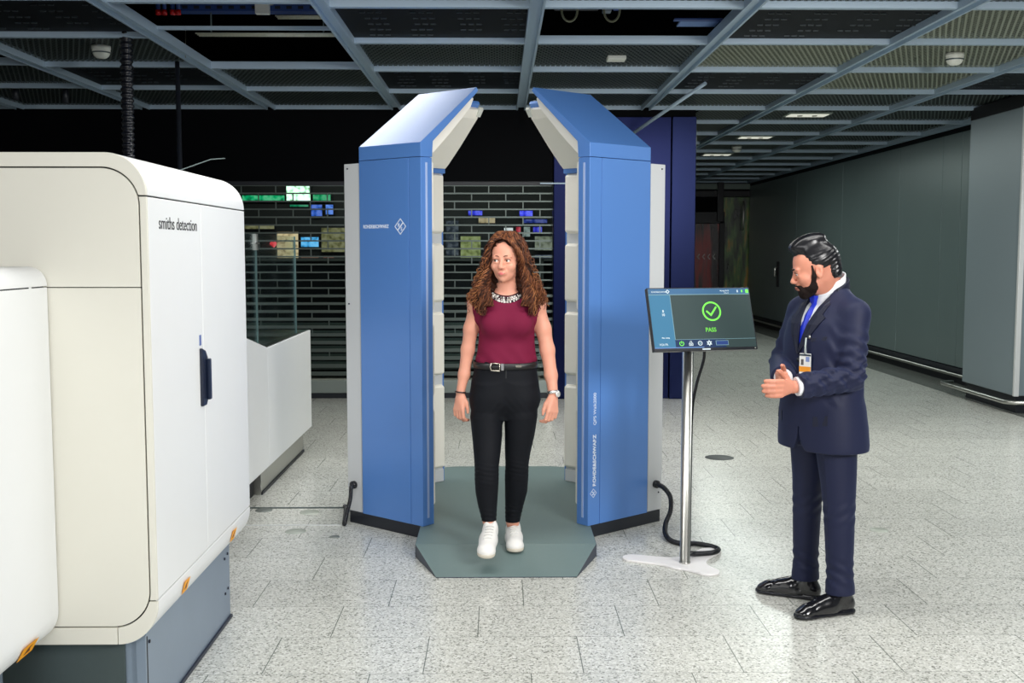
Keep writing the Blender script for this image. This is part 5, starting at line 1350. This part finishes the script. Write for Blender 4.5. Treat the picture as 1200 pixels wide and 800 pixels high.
MT = [(1.475, 0, .042, .046, .046), (1.445, 0, .04, .062, .056), (1.42, 0, .035, .095, .070), (1.39, 0, .028, .155, .092), (1.34, 0, .018, .178, .112), (1.26, 0, .010, .184, .124), (1.16, 0, .005, .184, .126), (1.06, 0, .002, .178, .126), (.96, .0, .006, .180, .124), (.87, .0, .012, .165, .110), (.84, .0, .012, .150, .10)]
v = Vol((-.34, -.52, .03), (.34, .24, 1.76), .0042)
v.loft(MT, 0, 2.3); v.loft([(z, a, b, c-.008, d-.008) for z, a, b, c, d in NEAR], .02, 2.0); v.loft([(z, a, b, c-.008, d-.008) for z, a, b, c, d in FAR], .02, 2.0)
v.cap((0, .035, 1.42), HM.p((0, .022, -.05)), .050, .050, .03)
v.cap((0, .044, 1.46), HM.p((0, .055, -.02)), .050, .048, .03)
add_head(v, HM, True)
for A, rs in (((SHL, EL, WLh), (.042, .036, .027)), ((SHR, ER, WRh), (.042, .036, .027))): v.chain(A, rs, .02)
hand_on(v, Vector(WLh) + fL*.012, fL, tL, .98, (.38, .36, .25), .03, (1.3, .1), .003, 1, .92, 1.12)
fR = Vector((.55, -.82, .06)).normalized(); tR = Vector((0, -.15, 1)).normalized()
hand_on(v, Vector(WRh), fR, tR, .96, (.45, .5, .35), .02, (1.0, .3), .003, -1, .92, 1.1)
mb_ = vobj(v, 'body', SK_M, man)
eyes(HM, man, (.03, .02, .015), brow=(.012, .010, .009), gaze=(.0, -.45), bthick=.0036, lips=mat('lip_colour_man', srgb(120, 58, 52), .4))
# trousers
M['trouser'] = M['suit']
v = Vol((-.27, -.16, .08), (.25, .20, 1.0), .0045)
v.loft([(.95, 0, .012, .17, .118), (.86, 0, .014, .180, .124), (.80, 0, .014, .180, .120), (.76, 0, .014, .172, .110)], 0, 2.3)
v.loft(NEAR, .015, 2.0); v.loft(FAR, .015, 2.0)
v.loft([(.16, .112, .034, .058, .063), (.095, .113, .036, .062, .070)], .01, 2.0); v.loft([(.16, -.127, .040, .058, .062), (.095, -.129, .042, .061, .068)], .01, 2.0)
def tw(x, y, z):
    an = np.exp(-((z-.20)/.06)**2); kn = np.exp(-((z-.47)/.06)**2)
    return .0032*np.sin(z*120 + x*20 + y*60)*an + .0022*np.sin(z*110 - y*70)*kn - .0022*np.exp(-((np.abs(x-.11)-.0)/.004)**2)*(y < 0)
v.warp(tw)
vobj(v, 'suit_trousers', M['trouser'], man)
# shirt and tie
v = Vol((-.13, -.17, 1.10), (.13, .16, 1.56), .004)
v.loft([(z, a, b, c+.004-(.03 if z > 1.3 else .01), d+.004) for z, a, b, c, d in MT if 1.10 < z < 1.44], 0, 2.3)
v.cap((0, .036, 1.40), (0, .020, 1.482), .074, .068, .02)
v.func((-.13, -.17, 1.1), (.13, .16, 1.56), lambda x, y, z: (1.468 + .36*(y-.02)) - z + 0*x, .0, 's') if False else None
v.func((-.13, -.17, 1.1), (.13, .16, 1.56), lambda x, y, z: -(z - (1.478 + .42*(y-.02))) + 0*x, .0, 's')
v.d[:] = v.d
v.cap((0, .035, 1.45), (0, .02, 1.60), .064, .062, .0, 's')
vobj(v, 'white_shirt', M['shirt'], man)
def chest(x, z, o=0.0):
    A = np.array(sorted(MT)); cy_, a_, b_ = (np.interp(z, A[:, 0], A[:, c]) for c in (2, 3, 4))
    a_ += o; b_ += o; u = min(.98, abs(x/a_)); return cy_ - b_*(1-u**2.3)**(1/2.3)
b = MB(); zz = [1.44, 1.405, 1.36, 1.30, 1.24, 1.18]; ww = [.016, .013, .020, .026, .031, .034]
bot = []; 
for i in range(len(zz)-1):
    q = []
    for z_, w_ in ((zz[i], ww[i]), (zz[i+1], ww[i+1])):
        yc = (chest(0, z_, .004) if z_ < 1.40 else -.058)-.006
        q.append([(-w_, yc+.004, z_), (0, yc-.004, z_), (w_, yc+.004, z_), (w_, yc+.012, z_), (-w_, yc+.012, z_)])
    b.hull8(q[1], q[0])
b.build('blue_tie', M['tie'], man, 0)
b = MB(); b.hull8([(-.012, -.068, 1.412), (.012, -.068, 1.412), (.012, -.050, 1.412), (-.012, -.050, 1.412)], [(-.019, -.070, 1.446), (.019, -.070, 1.446), (.019, -.046, 1.446), (-.019, -.046, 1.446)]).build('tie_knot', M['tie'], man, .003)
# jacket
v = Vol((-.36, -.42, .70), (.36, .26, 1.52), .0042)
JT = [(1.465, 0, .045, .078, .058), (1.445, 0, .04, .100, .070), (1.42, 0, .036, .135, .084), (1.385, 0, .028, .175, .102), (1.33, 0, .016, .196, .126), (1.25, 0, .006, .200, .140), (1.15, 0, .000, .196, .142), (1.05, 0, .000, .196, .144), (.95, .0, .004, .212, .152), (.86, .0, .010, .222, .160), (.775, .0, .014, .226, .164), (.752, .0, .014, .224, .160)]
v.loft(JT, 0, 2.35)
for S, E_, W_, sg in ((SHL, EL, WLh, 1), (SHR, ER, WRh, -1)):
    v.cap((S[0]*.45, S[1]+.01, S[2]+.066), S, .045, .064, .04)
    v.cap(S, E_, .066, .056, .022); v.cap(E_, tuple(Vector(E_).lerp(Vector(W_), .95)), .058, .056, .012)
    dd_ = (Vector(W_)-Vector(E_)).normalized(); pc_ = Vector(E_).lerp(Vector(W_), .90)
    v.func(np.array(pc_)-.075 + np.array(dd_)*.04, np.array(pc_)+.075 + np.array(dd_)*.04, lambda x, y, z, dd_=dd_, pc_=pc_: -((x-pc_.x)*dd_.x + (y-pc_.y)*dd_.y + (z-pc_.z)*dd_.z), .0, 's')
# front edge: V opening, and the cut away corners of the skirts
def vopen(x, y, z):
    hw = np.clip((z-1.19)*.235, -.02, .2)
    return np.maximum(np.abs(x+.0) - hw, y - .02)
v.func((-.2, -.36, 1.0), (.2, .03, 1.52), vopen, .002, 's')
v.cap((0, .03, 1.42), (0, .0, 1.60), .070, .075, .004, 's')
def skirt(x, y, z):
    r = .075; return np.maximum(np.maximum(np.abs(x-.02) - (.004 + np.clip((.84-z), 0, 1)**2*5), y), z-.86)
v.func((-.2, -.36, .69), (.2, .03, .92), skirt, .003, 's')
def hollow(x, y, z): return np.sqrt((x/.20)**2 + ((y-.012)/.138)**2)*.15 - .15 + np.maximum(0, z-.80)*3
v.func((-.24, -.2, .68), (.24, .22, .84), hollow, 0, 's')
def jwr(x, y, z):
    ax = np.clip((x-.17)/.04, 0, 1)
    low = np.clip((1.33-z)/.08, 0, 1)
    w1 = .0042*np.sin(z*95 + y*70 - x*25)*ax*low*np.clip((z-1.02)/.05, 0, 1)
    w2 = .0035*np.sin(z*170 - y*85)*ax*np.exp(-((z-1.13)/.07)**2)
    w3 = .0030*np.sin((z*.8-y*.5)*70)*np.exp(-((z-1.05)/.10)**2)*np.clip((.21-x)/.03, 0, 1)
    ar = np.clip((-x-.20)/.04, 0, 1)*.004*np.sin(z*110+y*60)*low
    fore = .003*np.sin(y*130 + z*60)*np.clip((-y-.05)/.03, 0, 1)*np.clip((x-.13)/.03, 0, 1)*np.clip((z-.95)/.03, 0, 1)
    return w1+w2+w3+ar+fore
v.warp(jwr)
# vent seam and pocket dent
v.func((.0, -.36, .86), (.24, .02, .96), lambda x, y, z: np.maximum(np.abs(z-.905+x*.06)-.0025, np.abs(x-.135)-.062) + 0*y, .002, 's') if False else None
vobj(v, 'suit_jacket', M['suit'], man)
def jy(x, z, o=.0):
    A = np.array(sorted(JT)); cy_, a_, b_ = (np.interp(z, A[:, 0], A[:, c]) for c in (2, 3, 4))
    a_ += o; b_ += o; u = min(.98, abs(x/a_)); return cy_ - b_*(1-u**2.35)**(1/2.35)
M['lapel'] = mat('navy_lapel', srgb(15, 20, 42), .55, spec=.4, bump=.1, bscale=900)
for s_ in (-1, 1):
    b = MB(); zs = [1.185, 1.22, 1.27, 1.32, 1.352, 1.366, 1.40, 1.435, 1.462]; 
    inn = [max(.001, (z-1.19)*.235)-.004 for z in zs]; wd_ = [.006, .026, .046, .064, .074, .050, .046, .040, .034]
    inn[-1] = .066; inn[-2] = .060
    L0 = []; 
    for z, a, w_ in zip(zs, inn, wd_):
        a2 = a+w_; L0.append(((s_*a, jy(a, z)-.005, z), (s_*a2, jy(a2, z)-.006, z)))
    rows_ = []
    for P0, P1 in L0:
        P0, P1 = Vector(P0), Vector(P1); mid = P0.lerp(P1, .5) + Vector((0, -.003, 0)); bk = Vector((0, .009, 0))
        rows_.append([b.bm.verts.new(p) for p in (P0, mid, P1, P1+bk, P0+bk)])
    for A_r, B_r in zip(rows_, rows_[1:]):
        for k in range(5): b.bm.faces.new((A_r[k], A_r[(k+1) % 5], B_r[(k+1) % 5], B_r[k]))
    b.bm.faces.new(rows_[0]); b.bm.faces.new(rows_[-1][::-1])
    b.build('lapel', M['lapel'], man)
def band_vol(name, m, r_out, r_in, off, h_, tilt, extra=0.):
    w_ = Vol((-.13, -.12, 1.36), (.13, .18, 1.60), .0035)
    w_.cap((0, .032, 1.38), (0, .028, 1.60), r_out+extra, r_out-.008, .0)
    w_.func((-.13, -.12, 1.36), (.13, .18, 1.60), lambda x, y, z: z-(off+tilt*(y-.03))+0*x, .004, 's')
    w_.func((-.13, -.12, 1.36), (.13, .18, 1.60), lambda x, y, z: (off+h_+tilt*(y-.03))-z+0*x, .004, 's')
    w_.cap((0, .032, 1.36), (0, .028, 1.62), r_in+extra, r_in-.008, .0, 's')
    return w_
w_ = band_vol('c', None, .078, .071, 1.474, .046, .50)
w_.func((-.02, -.12, 1.36), (.02, .02, 1.6), lambda x, y, z: np.maximum(np.abs(x) - np.clip((z-1.43)*.5, 0, .02), y)+0*z, .0, 's')
vobj(w_, 'shirt_collar', M['shirt'], man, 1)
w_ = band_vol('j', None, .087, .076, 1.446, .046, .48, .014)
w_.func((-.13, -.13, 1.36), (.13, .0, 1.6), lambda x, y, z: y+.0+0*x+0*z, .004, 's')
vobj(w_, 'jacket_collar', M['lapel'], man, 1)
# cuffs
for E_, W_, nm in ((EL, WLh, 1), (ER, WRh, 0)):
    a = Vector(E_); c = Vector(W_); d = (c-a).normalized(); p = a.lerp(c, .945)
    b = MB(); b.tube([p - d*.03, p + d*.000], [.043, .041], 24, cap=False); b.tube([p + d*.000, p + d*.0005], [.041, .028], 24, cap=False)
    b.build('shirt_cuff', M['shirt'], man)
# sleeve opening ring and buttons
a = Vector(EL); c = Vector(WLh); d = (c-a).normalized()
for t_, nm in ((.80, 'sleeve_button'), (.87, 'sleeve_button')):
    p = a.lerp(c, t_) + Vector((.012, .0, -.052)); MB().lathe([(0, 0), (.006, 0), (.006, .003), (0, .004)], n=12).build('sleeve_button', M['black'], man, 0, 2, Matrix.Translation(p) @ Vector((.35, .2, -1)).to_track_quat('Z', 'Y').to_matrix().to_4x4())
# pocket flap on his left hip and breast pocket seam
def on_jacket(name, pts, m, off=.003, th=.004):
    b = MB(); q = [(x, jy(x, z)-off, z) for x, z in pts]; b.hull8([(x, y+th, z) for x, y, z in q], q).build(name, m, man, .0008)
on_jacket('pocket_flap', [(.105, .915), (.165, .925), (.165, .880), (.105, .870)], M['lapel'])
on_jacket('pocket_flap', [(-.165, .925), (-.105, .915), (-.105, .870), (-.165, .880)], M['lapel'])
on_jacket('breast_pocket', [(.070, 1.262), (.140, 1.272), (.140, 1.255), (.070, 1.245)], M['lapel'])
MB().lathe([(0, 0), (.010, 0), (.010, .003), (0, .004)], n=16).build('jacket_button', M['black'], man, 0, 2, Matrix.Translation((.008, jy(0, 1.16)-.003, 1.16)) @ Matrix.Rotation(R(90), 4, 'X'))
# badge
bx, bz = .060, 1.145
y_ = jy(bx, bz) - .012
fm = frame_mtx((bx, y_, bz), Vector((.95, .30, 0)), (0, 0, 1))
MB().box(-.029, .029, -.050, .048, -.001, .002).build('id_badge', mat('badge_card', srgb(222, 226, 224), .4), man, .001, 2, fm)
MB().box(-.029, .029, -.034, -.010, .002, .0026).build('badge_stripe', mat('badge_orange', srgb(228, 150, 40), .4), man, 0, 2, fm)
MB().box(-.020, -.007, -.004, .022, .002, .0026).build('badge_photo', mat('badge_photo', srgb(86, 84, 84), .5), man, 0, 2, fm)
MB().box(.004, .022, .012, .034, .002, .0026).build('badge_patch', mat('badge_blue', srgb(120, 140, 190), .5), man, 0, 2, fm)
MB().box(-.029, .029, .037, .045, .002, .003).build('badge_clip', mat('badge_clip', srgb(60, 70, 80), .4, .5), man, 0, 2, fm)
MB().tube([(bx, y_, bz+.045), (bx-.002, y_, bz+.08), (bx, y_+.002, bz+.118)], [.006, .004, .003], 8).build('badge_strap', mat('badge_strap', srgb(170, 180, 180), .4), man)
MB().lathe([(0, 0), (.008, 0), (.008, .004), (0, .006)], n=12).build('badge_reel', M['steel'], man, 0, 2, Matrix.Translation((bx, jy(bx, bz+.12)-.002, bz+.12)) @ Matrix.Rotation(R(90), 4, 'X'))
# dress shoes
M['shoe'] = mat('black_polished_leather', (.006, .006, .008), .16, spec=.7, coat=.5)
def dress_shoe(heel, toe):
    H = Vector((*wl(heel[0]-1.47, heel[1]-4.93), 0)); T_ = Vector((*wl(toe[0]-1.47, toe[1]-4.93), 0)); fwd = (T_-H).normalized(); right = Vector((-fwd.y, fwd.x, 0))
    Mx = Matrix(((right.x, -fwd.x, 0, H.x), (right.y, -fwd.y, 0, H.y), (0, 0, 1, 0), (0, 0, 0, 1)))
    if Mx.determinant() < 0: Mx = Matrix(((-right.x, -fwd.x, 0, H.x), (-right.y, -fwd.y, 0, H.y), (0, 0, 1, 0), (0, 0, 0, 1)))
    w_ = Vol((-.07, -.34, -.01), (.07, .04, .15), .004)
    w_.cap((0, -.028, .040), (0, -.13, .040), .033, .037, .02); w_.cap((0, -.13, .034), (.002, -.235, .027), .042, .040, .03)
    w_.ell((.002, -.262, .022), (.040, .036, .024), .02)
    w_.cap((0, -.040, .06), (0, -.050, .105), .034, .036, .03); w_.cap((0, -.075, .085), (0, -.18, .050), .032, .028, .03)
    w_.func((-.07, -.34, -.01), (.07, .04, .15), lambda x, y, z: z-.016+0*x+0*y, .0, 's')
    w_.warp(lambda x, y, z: .0016*np.exp(-((y+.205+.6*x*x*20)/.004)**2) + .0016*np.exp(-((y+.13-x*.2)/.004)**2)*(z > .04))
    me = w_.mesh('dress_shoe'); me.transform(Mx); up_o = link('dress_shoe', me, man, M['shoe'])
    s2 = Vol((-.07, -.34, -.02), (.07, .04, .04), .004)
    s2.cap((0, -.03, .010), (0, -.13, .010), .040, .038, .0); s2.cap((0, -.13, .010), (.002, -.235, .010), .040, .046, .02); s2.ell((.002, -.262, .01), (.044, .043, .03), .01)
    s2.func((-.07, -.34, -.02), (.07, .04, .04), lambda x, y, z: -np.abs(z-.012)+.0075+0*x+0*y, .0, 's')
    s2.cap((0, -.032, .006), (0, -.062, .006), .038, .037, 0)
    s2.func((-.07, -.34, -.03), (.07, .04, .001), lambda x, y, z: z-.001+0*x+0*y, 0, 's')
    me = s2.mesh('shoe_sole'); me.transform(Mx); link('shoe_sole', me, up_o, M['rubber'])
    for s_ in (-1, 1):
        for yy in (-.125, -.155):
            pts = [tuple(Mx @ Vector((s_*.036, yy-.006, .052))), tuple(Mx @ Vector((s_*.0415, yy, .048))), tuple(Mx @ Vector((s_*.0415, yy+.008, .053))), tuple(Mx @ Vector((s_*.037, yy+.004, .060)))]
            MB().tube(pts, .0022, 6, closed=True).build('buckle', M['steel'], up_o)
    st = [tuple(Mx @ Vector((x, -.125, .083 - abs(x)*.6 - x*x*6))) for x in (-.036, -.02, 0, .02, .036)]
    MB().tube(st, .006, 8).build('monk_strap', M['shoe'], up_o)
dress_shoe((1.615, 4.865), (1.335, 4.772)); dress_shoe((1.515, 5.035), (1.262, 5.165))
# hair and beard
M['mhair'] = mat('black_slick_hair', (.004, .004, .006), .3, spec=.5, bump=.08, bscale=260); M['beard'] = mat('dark_beard', (.014, .009, .008), .85, spec=.15, bump=.5, bscale=500)
v = Vol((-.14, -.20, 1.40), (.14, .14, 1.78), .0035)
def ME(c, r, kk=.01, op='u'): v.ell(HM.p(c), [q*HM.k for q in r], kk, op, HM.R.to_3x3())
ME((0, .020, .043), (.0775, .0985, .0895))
ME((0, -.040, .118), (.050, .052, .032), .03); ME((0, .015, .134), (.052, .066, .030), .03)
ME((0, .095, .00), (.055, .025, .07), .03); ME((0, .080, -.035), (.056, .032, .055), .02)
ME((0, -.112, -.012), (.090, .068, .082), .010, 's')          # forehead and face
for s_ in (-1, 1):
    ME((s_*.085, -.050, -.035), (.030, .050, .055), .010, 's'); ME((s_*.082, .004, -.032), (.030, .030, .046), .008, 's')
ME((0, .05, -.125), (.2, .2, .062), .01, 's')
Qi = np.array(HM.M.inverted())
def comb(x, y, z):
    lx = Qi[0, 0]*x+Qi[0, 1]*y+Qi[0, 2]*z+Qi[0, 3]; ly = Qi[1, 0]*x+Qi[1, 1]*y+Qi[1, 2]*z+Qi[1, 3]; lz = Qi[2, 0]*x+Qi[2, 1]*y+Qi[2, 2]*z+Qi[2, 3]
    return .0009*np.sin(lz*330 - ly*90 + np.sin(ly*40)*1.2)*np.clip((.09-lz)*30, 0, 1) + .0012*np.sin(lx*300 + ly*22)*np.clip((lz-.07)*20, 0, 1) + .0014*np.sin(lx*110 + ly*15+lz*60)
v.warp(comb)
vobj(v, 'slicked_hair', M['mhair'], man, 1)
v = Vol((-.12, -.22, 1.38), (.12, .10, 1.60), .0035)
ME((0, -.035, -.074), (.0575, .0545, .045), .012); ME((0, -.072, -.100), (.032, .026, .028), .02)
for s_ in (-1, 1):
    v.cap(HM.p((s_*.069, -.020, .020)), HM.p((s_*.066, -.021, -.030)), .0045, .008, .01); v.cap(HM.p((s_*.066, -.022, -.030)), HM.p((s_*.052, -.035, -.078)), .009, .014, .012)
    v.cap(HM.p((s_*.006, -.103, -.054)), HM.p((s_*.030, -.090, -.064)), .0055, .0055, .003)
    v.cap(HM.p((s_*.030, -.090, -.064)), HM.p((s_*.034, -.078, -.088)), .007, .010, .008)
ME((0, -.094, -.066), (.021, .022, .0075), .003, 's')
ME((0, -.085, -.020), (.052, .06, .034), .006, 's')
v.cap(HM.p((0, .03, -.10)), HM.p((0, .05, -.2)), .062, .07, .004, 's')
v.warp(lambda x, y, z: .0012*np.sin(x*400+z*300)*np.sin(y*380+z*210))
vobj(v, 'beard', M['beard'], man, 1)
# ------------------------------------------------------------------ light
wd = bpy.data.worlds.new('World'); SC.world = wd; wd.use_nodes = True
wd.node_tree.nodes['Background'].inputs[0].default_value = (.5, .58, .62, 1); wd.node_tree.nodes['Background'].inputs[1].default_value = .05
def area_lamp(name, loc, target, sx, sy, power, col=(1, 1, 1), spread=180):
    d = bpy.data.lights.new(name, 'AREA'); d.shape = 'RECTANGLE'; d.size = sx; d.size_y = sy; d.energy = power; d.color = col; d.spread = R(spread)
    o = bpy.data.objects.new(name, d); COL.objects.link(o); o.location = loc
    v = Vector(target) - Vector(loc); o.rotation_euler = v.to_track_quat('-Z', 'Y').to_euler()
    o['kind'] = 'helper'
    return o
area_lamp('studio_softbox', (3.0, .6, 2.75), (0, 5.9, .9), 1.1, 1.1, 215, (1, .98, .96))
area_lamp('front_softbox', (-.7, -1.2, 2.85), (-.2, 5.5, .8), 2.4, 1.0, 98, (1, 1, 1))
area_lamp('overhead_lamp', (.6, 4.4, 3.1), (.6, 4.6, 0), 5.0, .5, 80, (1, .99, .96))
area_lamp('hall_lamp', (1.0, 9.2, 3.1), (1.0, 9.3, 0), 4.0, .6, 80, (1, .98, .9))
area_lamp('corridor_lamp', (3.6, 16, 3.12), (3.6, 16, 0), .6, 8, 90, (.9, 1, .95))
area_lamp('side_lamp', (4.6, 8.0, 3.1), (4.6, 8, 0), 1.0, 3.0, 80, (.98, 1, .98))
area_lamp('shop_lamp', (-1.0, 13.4, 3.1), (-1, 13.6, 0), 5, .3, 45, (.95, 1, .9))
area_lamp('head_glare_lamp', (-.95, 7.7, 3.14), (-.95, 7.7, 0), 1.5, .9, 34, (1, 1, 1))  # unseen lamp added to put a glare on the left portal head
